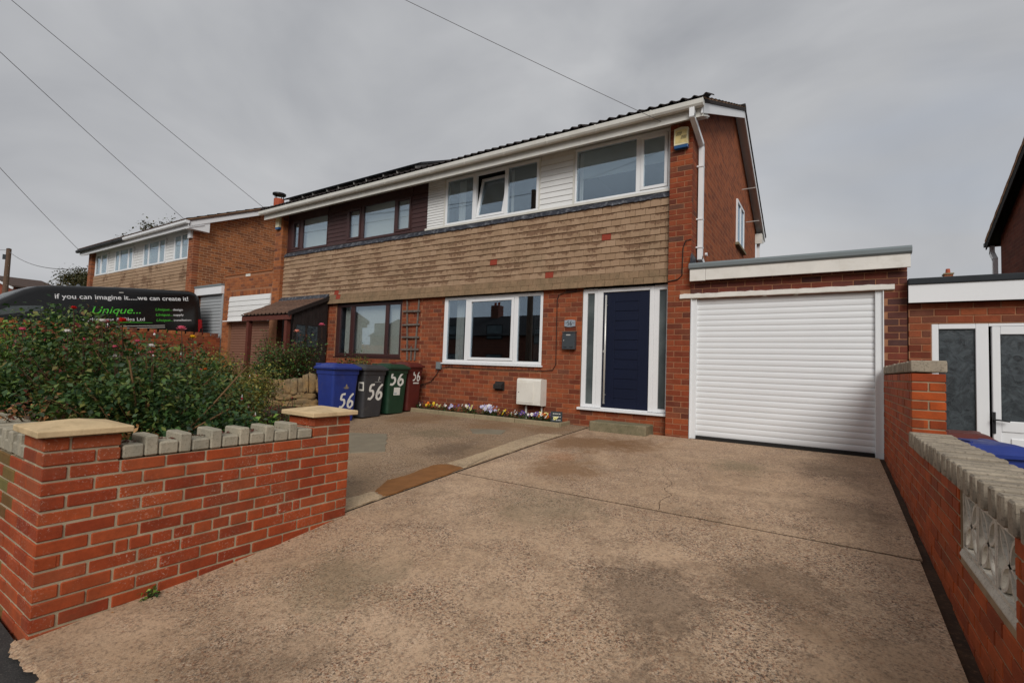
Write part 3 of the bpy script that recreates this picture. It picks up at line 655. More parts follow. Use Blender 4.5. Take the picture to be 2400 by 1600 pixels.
def tile_hang(parent, x0, x1, red=(), limit=300):
    wall = parent; pitch = 0.1672; items = []
    zt = [3.735] + [3.60 - 0.1145 * i for i in range(11)]         # top edges of the exposed courses
    for r, z in enumerate(zt):
        zb = zt[r + 1] if r + 1 < len(zt) else 2.345
        h = z - zb; off = (r % 2) * pitch / 2
        i = math.floor((x0 - off) / pitch)
        while off + i * pitch < x1:
            a, b = max(x0, off + i * pitch), min(x1, off + (i + 1) * pitch - 0.0045)
            if b - a > 0.03: items.append((a, b, zb, z, h, r))
            i += 1
    items.sort(key=lambda q: (Vector(((q[0] + q[1]) / 2, .1, q[2])) - CAM).length)
    rest = {}; tzs = {}
    for n_, (a, b, zb, z, h, r) in enumerate(items):
        isred = any(abs((a + b) / 2 - rx) < pitch / 2 and zb - 0.01 < rz < z + 0.01 for rx, rz in red)
        mat = 'tile_red' if isred else ('tile_mossy' if r >= 10 else 'tile_buff')
        w = round((b - a), 3); L_ = h + 0.05; kick = 0.05 if r < 10 else (0.08 if r == 10 else 0.14)
        if n_ < limit or isred:
            key = ('tile', round(w, 3), round(h, 3), mat)
            if key not in _cache:
                _cache[key] = MB().cbox(-w / 2, w / 2, -0.006, 0.006, -h / 2 - 0.003, L_ - h / 2, 0.002).mesh('tile', mat, fix=False); tz_attr(_cache[key], [v.co.z for v in _cache[key].vertices])
            o = link('tile', _cache[key], wall, ((a + b) / 2, 0.098 - 0.012 * (r >= 10) - 0.016 * (r >= 11) + R.uniform(-.0025, .0025), (zb + z) / 2 + R.uniform(-.002, .002)), (-(kick + 0.08) + R.uniform(-.012, .012), R.uniform(-.006, .006), 0))
        else:
            mb = rest.setdefault('tile_mossy' if r >= 10 else 'tile_stuff', MB()); t = MB().cbox(-w / 2, w / 2, -0.006, 0.006, -h / 2 - 0.003, L_ - h / 2, 0.002)
            ang = -(kick + 0.08) + R.uniform(-.012, .012); cx, cy, cz = (a + b) / 2, 0.098 - 0.012 * (r >= 10) - 0.016 * (r >= 11), (zb + z) / 2
            mb.add([(cx + p, cy + q * math.cos(ang) - s_ * math.sin(ang), cz + q * math.sin(ang) + s_ * math.cos(ang)) for p, q, s_ in t.v], t.f); tzs.setdefault(id(mb), []).extend(v[2] for v in t.v)
    for mat, mb in rest.items(): tz_attr(stuff(mb.build('tiling', mat, wall, fix=False)).data, tzs[id(mb)])
def boards(parent, x0, x1, z0, z1, pitch, yf, mat):
    z = z0; key = ('board', round(x1 - x0, 3), round(pitch, 3), mat)
    if key not in _cache: _cache[key] = MB().prism([(yf, 0.0), (yf + .012, pitch - .004), (yf + .03, pitch + .006), (yf + .03, 0)], 'x', x0, x1).mesh('board', mat)
    while z + pitch <= z1 + 0.02: link('board', _cache[key], parent, (0, 0, z)); z += pitch
def slat_mesh(x0, x1, pitch, yf, mat, bulge=0.014):
    prof = []
    for i in range(9): t = i / 8; prof.append((yf - bulge * math.sin(math.pi * t) ** 0.7, 0.0015 + (pitch - 0.003) * t))
    prof += [(yf + .016, pitch - .0015), (yf + .016, .0015)]
    return MB().prism(prof, 'x', x0, x1).mesh('slat', mat)
CZ = 0.064 - 0.085; CB = 0.085; BP = 0.2325; JT = 0.011

# ------------------------------------------------------------------ house number 56
H = thing('semi_detached_house', 'brick and tile-hung house with white windows and navy door behind the concrete drive', 'house', (0, 0, 0))
br = Bricks()
holes = [(-5.03, -2.65, 0.945, 2.35), (-1.86, -0.345, 0.25, 2.4)]
fw_ = holed_wall(-5.65, -0.3, -0.25, 2.36, [(-5.03, -2.65, 0.945, 2.4), (-1.86, -0.2, 0.25, 2.4)], 0.152, 0.30).build('front_wall', 'mortar_house', H)
rects = lay(-5.65, -0.36, -0.2, 2.36, CB, BP, JT, CZ, [(-5.03, -2.65, 0.86, 2.4), holes[1]], 0.02)
br.face_y(rects, 0.147, 'brick_house', fw_)
br.face_y([(x, x + 0.066, 0.872, 0.94) for x in [-5.03 + 0.0775 * i for i in range(31)]], 0.146, 'brick_house', fw_)
B(-5.65, -0.3, 0.16, 0.3, 2.36, 3.86).build('tile_backing', 'dark_board', H)
hang = B(-5.65, -0.345, 0.118, 0.158, 2.42, 3.75).build('tile_hanging', 'dark_board', H)
tile_hang(hang, -5.65, -0.36, [(-1.494, 3.16), (-3.839, 2.93), (-2.589, 2.62)])
# corner pier and gable end
pier = B(-0.342, -0.003, 0.004, 0.3, -0.3, 4.95).build('pier', 'mortar_house', H)
br.face_y(lay(-0.345, 0, -0.2, 4.93, CB, BP, JT, CZ, [(-0.153, 0.1, 2.05, 2.14)], 0.005), 0, 'brick_pier', pier)
def gable_poly(y0, y1, zb, ridge=3.8, dz=0.0, under=0.1):
    f = lambda y: 4.95 + SL * (min(y, 2 * ridge - y) + .36) - under + dz
    return [(y0, zb), (y1, zb), (y1, f(y1)), (ridge, f(ridge)), (y0, f(y0))]
gb = MB().prism(gable_poly(0.31, 7.45, -0.5), 'x', -0.25, -0.003).build('gable_wall', 'brick_gable', H)
br.face_x(lay(0.0, 0.30, 2.6, 4.93, CB, BP, JT, CZ, (), 0.11), 0.0, 'brick_pier', pier)
br.done(H)
# ground floor window
w = window(H, -5.03, -2.65, 0.98, 2.33, 0.155, [(-4.94, -4.46), (-4.37, -3.285), (-3.195, -2.71)], 'upvc', 0.06, 0.07, (1,), 'glass', 0.05)
room(H, -5.6, -2.2, 0.1, 2.42, 0.24, 4.2); curtain(H, -4.83, -4.62, 0.33, 1.0, 2.3, folds=3); curtain(H, -2.95, -2.7, 0.36, 1.0, 2.3, folds=3, mat='room')
# entrance: frame, two side lights, navy leaf
ent = MB()
for a, b in ((-1.85, -1.767), (-1.635, -1.575), (-0.60, -0.518), (-0.40, -0.35)): ent.box(a, b, 0.155, 0.235, 0.29, 2.33)
for a, b in ((-1.767, -1.635), (-0.518, -0.40)): ent.box(a, b, 0.155, 0.235, 0.29, 0.347); ent.box(a, b, 0.155, 0.235, 2.25, 2.33)
ent.box(-1.575, -1.475, 0.148, 0.24, 0.29, 2.32); ent.box(-0.67, -0.60, 0.148, 0.24, 0.29, 2.32); ent.box(-1.475, -0.67, 0.148, 0.24, 2.255, 2.32); ent.box(-1.475, -0.67, 0.14, 0.24, 0.285, 0.305)
ef = bevel(ent.build('door_frame', 'upvc', H), 0.006, 2)
bevel(B(-1.885, -0.35, 0.08, 0.24, 0.245, 0.285).build('threshold', 'upvc', ef), 0.005, 2)
B(-1.767, -1.635, 0.185, 0.195, 0.347, 2.25).build('side_light', 'satin_glass', ef); B(-0.518, -0.40, 0.185, 0.195, 0.347, 2.25).build('side_light', 'satin_glass', ef)
leaf = MB(); zs = [0.307 + i * (1.943 / 12) for i in range(13)]
for i in range(12):
    leaf.box(-1.26, -0.86, 0.168, 0.21, zs[i] + 0.0045, zs[i + 1] - 0.0045) if 0 < i < 11 else leaf.box(-1.26, -0.86, 0.168, 0.21, zs[i], zs[i + 1])
leaf.box(-1.473, -1.262, 0.168, 0.21, 0.307, 2.253); leaf.box(-0.858, -0.672, 0.168, 0.21, 0.307, 2.253); leaf.box(-1.27, -0.85, 0.178, 0.208, 0.31, 2.25)
dl = bevel(leaf.build('door_leaf', 'navy', H), 0.003, 2)
hd = MB().tube([(-1.405, 0.11, 0.37), (-1.405, 0.11, 2.2)], 0.016, 12)
for z in (0.52, 2.03): hd.tube([(-1.405, 0.11, z), (-1.405, 0.17, z)], 0.011, 10)
hd.build('handle', 'steel', dl, True)
MB().tube([(-1.44, 0.168, 1.25), (-1.44, 0.155, 1.25)], 0.022, 14).build('lock', 'steel', dl)
room(H, -2.1, -0.3, 0.2, 2.4, 0.29, 3.2)
# upper storey band
up_m = holed_wall(-5.65, -0.32, 3.86, 4.93, [(-5.13, -2.83, 3.87, 4.885), (-2.08, -0.385, 3.87, 4.885)], 0.185, 0.30).build('upper_wall', 'white_paint', H)
boards(up_m, -5.645, -5.165, 3.875, 4.9, 0.058, 0.155, 'cladding'); boards(up_m, -2.795, -2.115, 3.875, 4.9, 0.105, 0.155, 'cladding')
for a, b in ((-5.165, -5.132), (-2.828, -2.795), (-2.115, -2.082)): B(a, b, 0.148, 0.19, 3.87, 4.9).build('trim', 'upvc_old', up_m)
B(-5.65, -0.35, 0.10, 0.185, 3.825, 3.868).build('cill_rail', 'upvc_old', up_m)
w1 = window(H, -5.13, -2.83, 3.87, 4.885, 0.152, [(-5.08, -4.40), (-4.31, -3.61), (-3.53, -2.88)], 'upvc', 0.055, 0.07, (), 'glass', None, (1,))
sm = MB(); a, b, za, zb = -4.302, -3.618, 0.0, 0.885
sm.box(a, b, -0.03, 0.03, za, za + .052); sm.box(a, b, -0.03, 0.03, zb - .052, zb); sm.box(a, a + .052, -0.03, 0.03, za + .052, zb - .052); sm.box(b - .052, b, -0.03, 0.03, za + .052, zb - .052)
so = bevel(sm.build('sash', 'upvc', w1), 0.005, 2); so.location = (0, 0.18, 3.93); so.rotation_euler = (-0.2, 0, 0); so['label'] = 'casement tilted open inwards at the top'
B(a + .052, b - .052, -0.004, 0.004, za + .052, zb - .052).build('pane', 'glass', so)
w2 = window(H, -2.08, -0.385, 3.87, 4.885, 0.152, [(-2.045, -0.95), (-0.875, -0.42)], 'upvc', 0.05, 0.07, (1,), 'glass')
room(H, -5.6, -2.5, 3.6, 4.92, 0.28, 3.8); room(H, -2.3, -0.28, 3.6, 4.92, 0.28, 3.2)
curtain(H, -4.9, -4.72, 0.34, 3.9, 4.85, folds=3); curtain(H, -3.56, -3.5, 0.34, 3.9, 4.85, folds=2)
B(-2.0, -0.92, 0.30, 0.304, 4.36, 4.86).build('roller_blind', 'roller_blind', H); B(-0.88, -0.40, 0.30, 0.304, 4.40, 4.86).build('roller_blind', 'roller_blind', H)
curtain(H, -2.04, -1.97, 0.29, 3.9, 4.85, folds=1, amp=0.006)
# lead flashing under the windows, with a dressed wavy lower edge
def flashing(parent, x0, x1):
    n = int((x1 - x0) / 0.05); vs_ = []
    for i in range(n + 1):
        x = x0 + (x1 - x0) * i / n; vs_ += [(x, 0.125, 3.83), (x, 0.088 + R.uniform(-.006, .006), 3.775 + R.uniform(-.008, .008)), (x, 0.074 + R.uniform(-.006, .004), 3.725 + R.uniform(-.008, .008))]
    return MB().add(vs_, [(3 * i + j, 3 * i + j + 1, 3 * i + 4 + j, 3 * i + 3 + j) for i in range(n) for j in (0, 1)]).build('lead_flashing', 'lead', parent, True, fix=False)
flashing(H, -5.65, -0.36)
soffit(H, -5.65, 0.2); gutter(H, -5.5, 0.215)
rf = roof(H, -5.64, 0.22, 'roof_tile_dark')
# verge: mortar bed, white barge board and its soffit, boxed end
def verge(house, x, inner, dz=0.0, yoff=0.0, ridge=3.8, mat='upvc', start=-0.3, out=1):
    z0 = lambda y: 4.95 + SL * (min(y, 2 * ridge - y) + .36) + dz
    yr, ye = ridge, 2 * ridge + 0.3
    xa, xb = (x - 0.022, x) if out == 1 else (x, x + 0.022)
    MB().prism([(start + yoff, z0(start) - .05), (yr + yoff, z0(yr) - .05), (ye + yoff, z0(ye) - .05), (ye + yoff, z0(ye) - .21), (yr + yoff, z0(yr) - .225), (start + yoff, z0(start) - .21)], 'x', xa, xb).build('barge_board', mat, house)
    MB().prism([(start + yoff, z0(start) - .06), (yr + yoff, z0(yr) - .06), (ye + yoff, z0(ye) - .06), (ye + yoff, z0(ye) - .08), (yr + yoff, z0(yr) - .08), (start + yoff, z0(start) - .08)], 'x', min(inner, xa), max(inner, xa)).build('verge_soffit', mat, house)
    m = MB(); vs_ = []; n = 60
    for i in range(n + 1):
        y = start - .06 + (ye - start + .1) * i / n; j = R.uniform(-.005, .005)
        vs_ += [(x + out * (0.0 + j), y + yoff, z0(y) - .048), (x + out * (0.012 + j), y + yoff, z0(y) + .03 + R.uniform(-.006, .006))]
    m.add(vs_, [(2 * i, 2 * i + 2, 2 * i + 3, 2 * i + 1) for i in range(n)]); m.build('verge_mortar', 'verge_mortar', house)
verge(H, 0.2, -0.003)
MB().prism([(-0.262, 4.74), (-0.262, 4.87), (0.22, 5.06), (0.22, 4.92)], 'x', 0.005, 0.17).build('boxed_eave', 'upvc_old', H)
MB().prism([(7.4, 4.62), (7.4, 4.9), (7.85, 4.9), (7.85, 4.72)], 'x', -0.2, 0.17).build('boxed_eave', 'upvc_old', H)
def sqpipe(m, pts, r=0.046):
    for a, b in zip(pts, pts[1:]):
        a, b = Vector(a), Vector(b); d = (b - a); L_ = d.length; d.normalize(); x = Vector((1, 0, 0)); y = d.cross(x).normalized() if abs(d.x) < .9 else Vector((0, 1, 0)); x = y.cross(d)
        vs_ = [q + x * sx * r * 0.72 + y * sy * r * 0.72 for q in (a - d * .02, b + d * .02) for sx, sy in ((-1, -1), (1, -1), (1, 1), (-1, 1))]
        m.add(vs_, [(0, 1, 2, 3), (7, 6, 5, 4), (0, 4, 5, 1), (1, 5, 6, 2), (2, 6, 7, 3), (3, 7, 4, 0)])
    return m
dp = sqpipe(MB(), [(0.06, -0.33, 4.86), (0.06, -0.33, 4.74), (0.06, 0.33, 4.56), (0.06, 0.33, 2.74), (0.06, 0.62, 2.64)], 0.05).build('downpipe', 'upvc', H)
for z in (4.2, 3.35, 2.9): B(-0.002, 0.1, 0.282, 0.378, z, z + .022).build('clip', 'upvc', dp)
sqpipe(MB(), [(0.06, 7.8, 4.75), (0.06, 7.55, 4.6), (0.06, 7.55, 2.4)], 0.05).build('downpipe', 'upvc', H)
gw = MB()
for (ya, yb, za, zb) in ((4.12, 5.15, 3.89, 3.95), (4.12, 5.15, 4.83, 4.89), (4.12, 4.18, 3.95, 4.83), (5.09, 5.15, 3.95, 4.83), (4.6, 4.66, 3.95, 4.83)): gw.box(-0.02, 0.03, ya, yb, za, zb)
gwo = gw.build('gable_window', 'upvc', H); B(0.0, 0.01, 4.18, 5.09, 3.95, 4.83).build('pane', 'glass_dark', gwo); B(-0.01, 0.07, 4.05, 5.22, 3.83, 3.885).build('sill', 'step', gwo)
for y, z in ((5.6, 4.75), (4.9, 5.35)): MB().tube([(0.0, y, z), (0.3, y, z)], 0.012, 6).build('overflow_pipe', 'steel', H)
MB().tube([(-0.01, 1.0, 2.95), (0.03, 1.0, 2.95)], 0.03, 10).build('cable_gland', 'upvc', H)
MB().tube([(-2.5, 1.2, roof_z(1.2)), (-2.5, 1.2, roof_z(1.2) + .22)], 0.06, 12).build('roof_vent', 'rubber', rf)
# telephone cable that runs round the window
cb_ = MB().tube([(-5.72, 0.137, 0.42), (-5.6, 0.12, 0.47), (-5.3, 0.12, 0.56), (-5.14, 0.12, 0.72), (-5.09, 0.12, 0.83)], 0.008, 6)
cb_.tube([(-5.07, 0.125, 0.83), (-4.99, 0.125, 0.87), (-4.8, 0.125, 0.89), (-3.672, 0.125, 0.872), (-2.6, 0.125, 0.878), (-2.4, 0.125, 0.9), (-2.335, 0.125, 1.0), (-2.345, 0.125, 2.18), (-2.31, 0.125, 2.26), (-2.2, 0.125, 2.285), (-1.86, 0.125, 2.31)], 0.007, 6)
cb_.build('telephone_cable', 'cable', H, True)
MB().tube([(-0.34, -0.012, 2.34), (-0.2, -0.012, 2.36), (-0.13, -0.012, 2.42), (-0.12, -0.012, 2.85), (-0.08, -0.012, 2.96), (0.0, -0.01, 2.97)], 0.008, 6).build('pier_cable', 'cable', H, True)

# ------------------------------------------------------------------ garage
GA = thing('garage', 'brick garage with white roller door and grey roof edge joined to the house', 'garage', (1.2, 0, 0))
GA.location = (0, 0, 0)
br = Bricks()
gfw = holed_wall(0.003, 2.575, -0.3, 2.33, [(0.0, 2.34, -0.35, 2.058)], 0.005, 0.22).build('front_wall', 'mortar_house', GA)
br.face_y(lay(0.003, 2.578, -0.12, 2.33, CB, BP, JT, CZ + .01, [(-0.2, 2.345, -1, 2.05), (-0.2, 2.452, 2.05, 2.135)], 0.06), 0, 'brick_dark', gfw)
br.done(GA)
B(2.33, 2.578, 0.23, 6.0, -0.5, 2.4).build('side_wall', 'brick_dark_gable', GA)
lm = MB(); n = 40; vs_ = []
for i in range(n + 1):
    x = -0.153 + 2.605 * i / n; w_ = R.uniform(-.006, .006); vs_ += [(x, -0.024, 2.06 + w_ * .4), (x, -0.03, 2.066), (x, -0.028, 2.122 + w_), (x, 0.0, 2.134 + w_), (x, 0.1, 2.134), (x, 0.1, 2.058)]
fs = [(6 * i + j, 6 * i + (j + 1) % 6, 6 * i + 6 + (j + 1) % 6, 6 * i + 6 + j) for i in range(n) for j in range(6)] + [tuple(range(6)), tuple(range(6 * n, 6 * n + 6))]
lm.add(vs_, fs).build('lintel', 'white_paint', GA)
rd = MB(); rd.box(0.02, 0.092, 0.02, 0.10, -0.04, 2.058); rd.box(2.258, 2.338, 0.02, 0.10, -0.06, 2.058); rd.box(0.005, 0.022, -0.004, 0.06, -0.04, 2.058); rd.box(2.334, 2.346, -0.006, 0.06, -0.06, 2.058)
rd.box(0.092, 2.258, 0.09, 0.11, -0.02, 2.058)
rdo = bevel(rd.build('roller_door', 'shutter_white', GA), 0.004, 2)
sm_ = slat_mesh(0.09, 2.26, 0.0818, 0.066, 'shutter_white', 0.0065)
for i in range(25): link('slat', sm_, rdo, (0, 0, 2.052 - 0.0818 * (i + 1)))
B(0.1, 2.25, 0.045, 0.085, -0.045, 0.006).build('bottom_seal', 'rubber', rdo)
fa = B(0.24, 2.598, -0.12, -0.085, 2.312, 2.478).build('fascia', 'white_paint', GA); B(0.015, 0.236, -0.125, -0.085, 2.306, 2.474).build('fascia_end', 'white_paint', fa)
MB().prism([(-0.13, 2.478), (-0.152, 2.5), (-0.155, 2.545), (-0.13, 2.575), (-0.05, 2.592), (0.08, 2.57), (0.08, 2.478)], 'x', 0.0, 2.612).build('roof_trim', 'grey_trim', GA, True).data.polygons.foreach_set('use_smooth', [False] * 9)
B(-0.0, 2.6, 0.085, 6.1, 2.42, 2.55).build('roof_deck', 'black_felt', GA)
MB().add([(0.002, -0.09, 2.58), (0.002, 0.32, 2.58), (0.002, 0.32, 2.74), (0.012, -0.02, 2.76), (0.014, -0.09, 2.70)], [(0, 1, 2, 3, 4)]).build('lead_soaker', 'lead', GA)

# ------------------------------------------------------------------ neighbouring half with brown windows
N = thing('semi_detached_house', 'adjoining house with dark brown windows, brown boarding and solar panels on its roof', 'house')
br = Bricks()
nw = holed_wall(-11.2, -5.652, -0.3, 2.36, [(-8.56, -6.27, 1.03, 2.4), (-10.2, -9.3, 0.3, 2.3)], 0.152, 0.30).build('front_wall', 'mortar_house', N)
br.face_y(lay(-8.95, -5.655, 0.1, 2.36, CB, BP, JT, CZ, [(-8.57, -6.26, 1.02, 2.4)], 0.02), 0.147, 'brick_house', nw)
B(-11.2, -5.652, 0.16, 0.3, 2.36, 3.86).build('tile_backing', 'dark_board', N)
nh = B(-10.86, -5.652, 0.118, 0.158, 2.42, 3.75).build('tile_hanging', 'dark_board', N)
tile_hang(nh, -10.86, -5.654, [(-8.493, 2.57)])
npier = B(-11.207, -10.868, 0.004, 0.3, -0.3, 4.95).build('pier', 'mortar_house', N)
br.face_y(lay(-11.21, -10.865, 2.3, 4.93, CB, BP, JT, CZ, (), 0.1), 0, 'brick_orange', npier); br.face_x(lay(0.0, 0.15, 2.3, 4.93, CB, BP, JT, CZ, (), 0.0), -10.865, 'brick_orange', npier)
br.done(N)
window(N, -8.56, -6.27, 1.05, 2.33, 0.165, [(-8.42, -8.04), (-7.9, -6.82), (-6.72, -6.345)], 'brown_wood', 0.075, 0.07, (), 'glass', 0.03)
window(N, -10.86, -9.12, 3.86, 4.76, 0.155, [(-10.62, -10.3), (-10.17, -9.14)], 'brown_wood', 0.06, 0.06, (0,), 'glass')
window(N, -8.37, -6.12, 3.86, 4.76, 0.155, [(-8.31, -7.83), (-7.73, -6.675), (-6.62, -6.14)], 'brown_wood', 0.06, 0.06, (0, 2), 'glass')
nup = holed_wall(-10.86, -5.655, 3.82, 4.93, [(-10.85, -9.125, 3.87, 4.75), (-8.365, -6.125, 3.87, 4.75)], 0.19, 0.30).build('upper_wall', 'brown_wood', N)
boards(nup, -9.118, -8.372, 3.86, 4.85, 0.105, 0.16, 'brown_wood'); boards(nup, -6.118, -5.658, 3.86, 4.85, 0.105, 0.16, 'brown_wood')
B(-10.86, -9.12, 0.16, 0.19, 4.76, 4.92).build('head_board', 'brown_wood', nup); B(-8.37, -6.12, 0.16, 0.19, 4.76, 4.92).build('head_board', 'brown_wood', nup)
flashing(N, -10.86, -5.66)
room(N, -8.7, -6.1, 0.2, 2.42, 0.28, 4); room(N, -10.85, -9.0, 3.6, 4.92, 0.28, 4); room(N, -8.5, -5.8, 3.6, 4.92, 0.28, 4)
vertical_blind(N, -8.38, -6.3, 0.31, 1.06, 2.3); vertical_blind(N, -10.5, -9.13, 0.31, 3.88, 4.75); vertical_blind(N, -8.33, -6.15, 0.31, 3.88, 4.75)
soffit(N, -11.35, -5.652); gutter(N, -11.42, -5.51)
roof(N, -11.4, -5.65, 'roof_tile_dark')
MB().prism(gable_poly(0.31, 7.45, -0.5), 'x', -11.207, -10.96).build('gable_wall', 'brick_gable_far', N)
for i in range(5):
    x = -11.15 + 1.06 * i
    pz = lambda y: 4.965 + SL * (y + .36) + .2
    s_ = thing('solar_panel', 'black solar panel on the adjoining roof, ' + ['at the far left end of the row', 'second from the left end', 'in the middle of the row', 'second from the right end', 'at the right end nearest the white soffit'][i], 'solar panel', (x, 0.15, pz(0.15)), 0, 'solar panels on the roof')
    a_ = math.atan(SL)
    p_ = B(0, 1.03, 0, 1.65, 0, 0.035).build('panel', 'solar', s_); p_.rotation_euler = (a_, 0, 0)
    r_ = MB()
    for xx in (0.2, 0.8): r_.box(xx, xx + .04, 0.02, 1.63, -0.16, -0.002)
    r_.build('rail', 'steel', s_).rotation_euler = (a_, 0, 0)

# ------------------------------------------------------------------ porch of the adjoining house
P_ = thing('tiled_porch', 'lean-to tiled porch on brown posts at the front of the adjoining house', 'porch')
px0, px1, py0, py1 = -10.86, -8.8, -0.95, 0.09
pz_ = lambda y: 2.0 + (y - py0) * (2.5 - 2.0) / (py1 - py0)
prf = MB().prism([(py0, pz_(py0) - .03), (py1, pz_(py1) - .03), (py1, pz_(py1)), (py0, pz_(py0))], 'x', px0, px1).build('roof', 'dark_board', P_)
n = int((px1 - px0) / 0.0206); xs = [px0 + (px1 - px0) * i / n for i in range(n + 1)]
def row_mesh(j):
    ya, yb = py0 - .04 + j * .27, min(py0 - .04 + j * .27 + .32, py1); vs_ = []
    for yy, l_ in ((ya, .012), (ya, .036), (yb, .01)): vs_ += [(x, yy, pz_(yy) + l_ + wave(x - px0)) for x in xs]
    k_ = n + 1; return MB().add(vs_, [(i, i + 1, k_ + i + 1, k_ + i) for i in range(n)] + [(k_ + i, k_ + i + 1, 2 * k_ + i + 1, 2 * k_ + i) for i in range(n)])
for j in range(4): row_mesh(j).build('tile_course', 'porch_tile', prf, fix=False)
MB().prism([(py1 - .1, pz_(py1 - .1) + .04), (py1, pz_(py1) + .05), (py1, pz_(py1) + .1), (py1 - .02, pz_(py1) + .1)], 'x', px0, px1).build('flashing', 'lead', prf)
B(px0 - .02, px1 + .02, py0 + .0, py0 + .03, 1.86, 1.985).build('eave_board', 'brown_post', P_)
MB().prism([(py0 - .05, pz_(py0) - .06), (py1, pz_(py1) - .06), (py1, pz_(py1) + .04), (py0 - .05, pz_(py0) + .04)], 'x', px1, px1 + .03).build('barge_board', 'dark_board', P_)
for x in (-10.7, -9.05): B(x, x + .1, py0 + .03, py0 + .13, 0.3, 1.95).build('post', 'brown_post', P_)
side = MB(); yb_ = py0 + .13
while yb_ < 0.08: side.box(-8.86, -8.83, yb_ + .002, min(yb_ + .095, .09), 1.76, pz_(yb_) - .03); yb_ += .097
side.box(-8.86, -8.83, py0 + .13, .09, .3, 1.24); side.box(-8.86, -8.82, py0 + .13, py0 + .19, 1.24, 1.76); side.box(-8.86, -8.82, -.16, .09, 1.24, 1.76); side.box(-8.86, -8.82, -.5, -.46, 1.24, 1.76)
sp_ = side.build('side_panel', 'dark_board', P_); B(-8.85, -8.84, py0 + .19, -.16, 1.24, 1.76).build('pane', 'frosted', sp_)
B(-10.75, -8.86, 0.08, 0.1, 0.3, 2.3).build('back_panel', 'dark_board', P_)
B(-10.15, -9.35, 0.05, 0.08, 0.35, 2.2).build('door', 'brown_wood', P_)

# ------------------------------------------------------------------ walls with single bricks and coping blocks
def coping_row(parent, axis, fixed0, fixed1, u0, u1, zb, wlow, whigh, zlow, zhigh, mat, first='low', inset=0.0):
    f0_, f1_ = fixed0, fixed1
    u = u0; st = first; sgn = 1 if u1 > u0 else -1
    while (u1 - u) * sgn > 0.03:
        w_ = wlow if st == 'low' else whigh; e = u + sgn * w_; fixed0 = f0_ + (inset if st == 'low' else 0); fixed1 = f1_ - (inset if st == 'low' else 0)
        if (u1 - e) * sgn < 0.02: e = u1
        a, b = min(u, e) + .003, max(u, e) - .003; zt_ = (zlow if st == 'low' else zhigh) + R.uniform(-.005, .005)
        q = (fixed0 + R.uniform(-.004, .004), fixed1 + R.uniform(-.004, .004), a, b, zb, zt_) if axis == 'y' else (a, b, fixed0 + R.uniform(-.004, .004), fixed1 + R.uniform(-.004, .004), zb, zt_)
        dx, dy, dz = q[1] - q[0], q[3] - q[2], q[5] - q[4]
        o = link('coping_block', MB().cbox(-dx / 2, dx / 2, -dy / 2, dy / 2, -dz / 2, dz / 2, 0.008).mesh('coping_block', mat, fix=False), parent, ((q[0] + q[1]) / 2, (q[2] + q[3]) / 2, (q[4] + q[5]) / 2), (R.uniform(-.012, .012), R.uniform(-.012, .012), R.uniform(-.02, .02)))
        u = e; st = 'high' if st == 'low' else 'low'
GW = thing('garden_wall', 'low red brick garden wall with grey castellated coping and two capped pillars, left of the drive', 'wall')
z1 = 0.4007; ct = 0.075; WX = -1.56; WY0 = -6.84; WY1 = -4.94
core = MB().box(WX - .21, WX - .006, WY0 + .32, WY1 - .33, -0.75, 0.3257)
core.box(-9.0, WX - .32, WY0 + .006, WY0 + .21, -0.95, 0.3257)
core.box(WX - .32, WX - .006, WY0 + .006, WY0 + .32, -0.75, .478); core.box(WX - .32, WX - .006, WY1 - .33, WY1 - .006, -0.75, .478)
gc = core.build('wall_core', 'mortar_garden', GW)
br = Bricks()
def side_rows():
    out = []
    for k in range(-1, 16):
        zt_ = z1 - ct * k; zb = zt_ - ct + .0105
        if k < 0: zt_ = z1 - ct * k - .0; zb = z1 + .0105
        top = z1 - ct * k
        a, b = top - ct + .0105, top
        if b < -0.62: break
        segs = []
        u = WY0; end = WY1
        seq = []
        if k == 7: seq = [.1025, .215, .055] + [.1025] * 9 + [.052, .215]
        elif k % 2 == 1: seq = [.1025]
        while sum(seq) + .0105 * len(seq) < (end - u) - .24: seq.append(.215)
        seq.append((end - u) - sum(seq) - .0105 * len(seq))
        for w_ in seq:
            w2 = w_ + R.uniform(-.003, .003)
            if w_ > .02: segs.append((u, min(u + w2, end)))
            u += w_ + .0105
        if k <= 0:      # only the pillars rise above the coping line
            if k < 0: segs = [(WY0, WY0 + .1025), (WY0 + .113, WY0 + .328)] if True else segs
            else: segs = [(WY0, WY0 + .215), (WY0 + .2255, WY0 + .328)]
            segs += [(WY1 - .342, WY1 - .127), (WY1 - .1165, WY1)] if k < 0 else [(WY1 - .342, WY1 - .1165 - .1), (WY1 - .206, WY1)]
        for p, q in segs: out.append((p, q, a + R.uniform(-.0015, .0015), b + R.uniform(-.0015, .0015)))
    return out
z1_rows = side_rows()
br.face_x([(p, q, a, b) for p, q, a, b in z1_rows], WX, 'brick_garden', gc, 0.08, 0.005, 1, 0.003)
st_rects = lay(-8.9, WX - .0, -0.8, z1 - .0, ct, .2255, .0105, z1 - ct * 20, (), WX + .11)
for p, q, a, b in st_rects:
    if b <= 0.33: br.face_y([(p, q, a, b)], WY0, 'brick_mossy' if q < -1.95 and R.random() < (.75 if a > -.1 else .3) else 'brick_garden', gc, 0.09, 0.005, 1, 0.003)
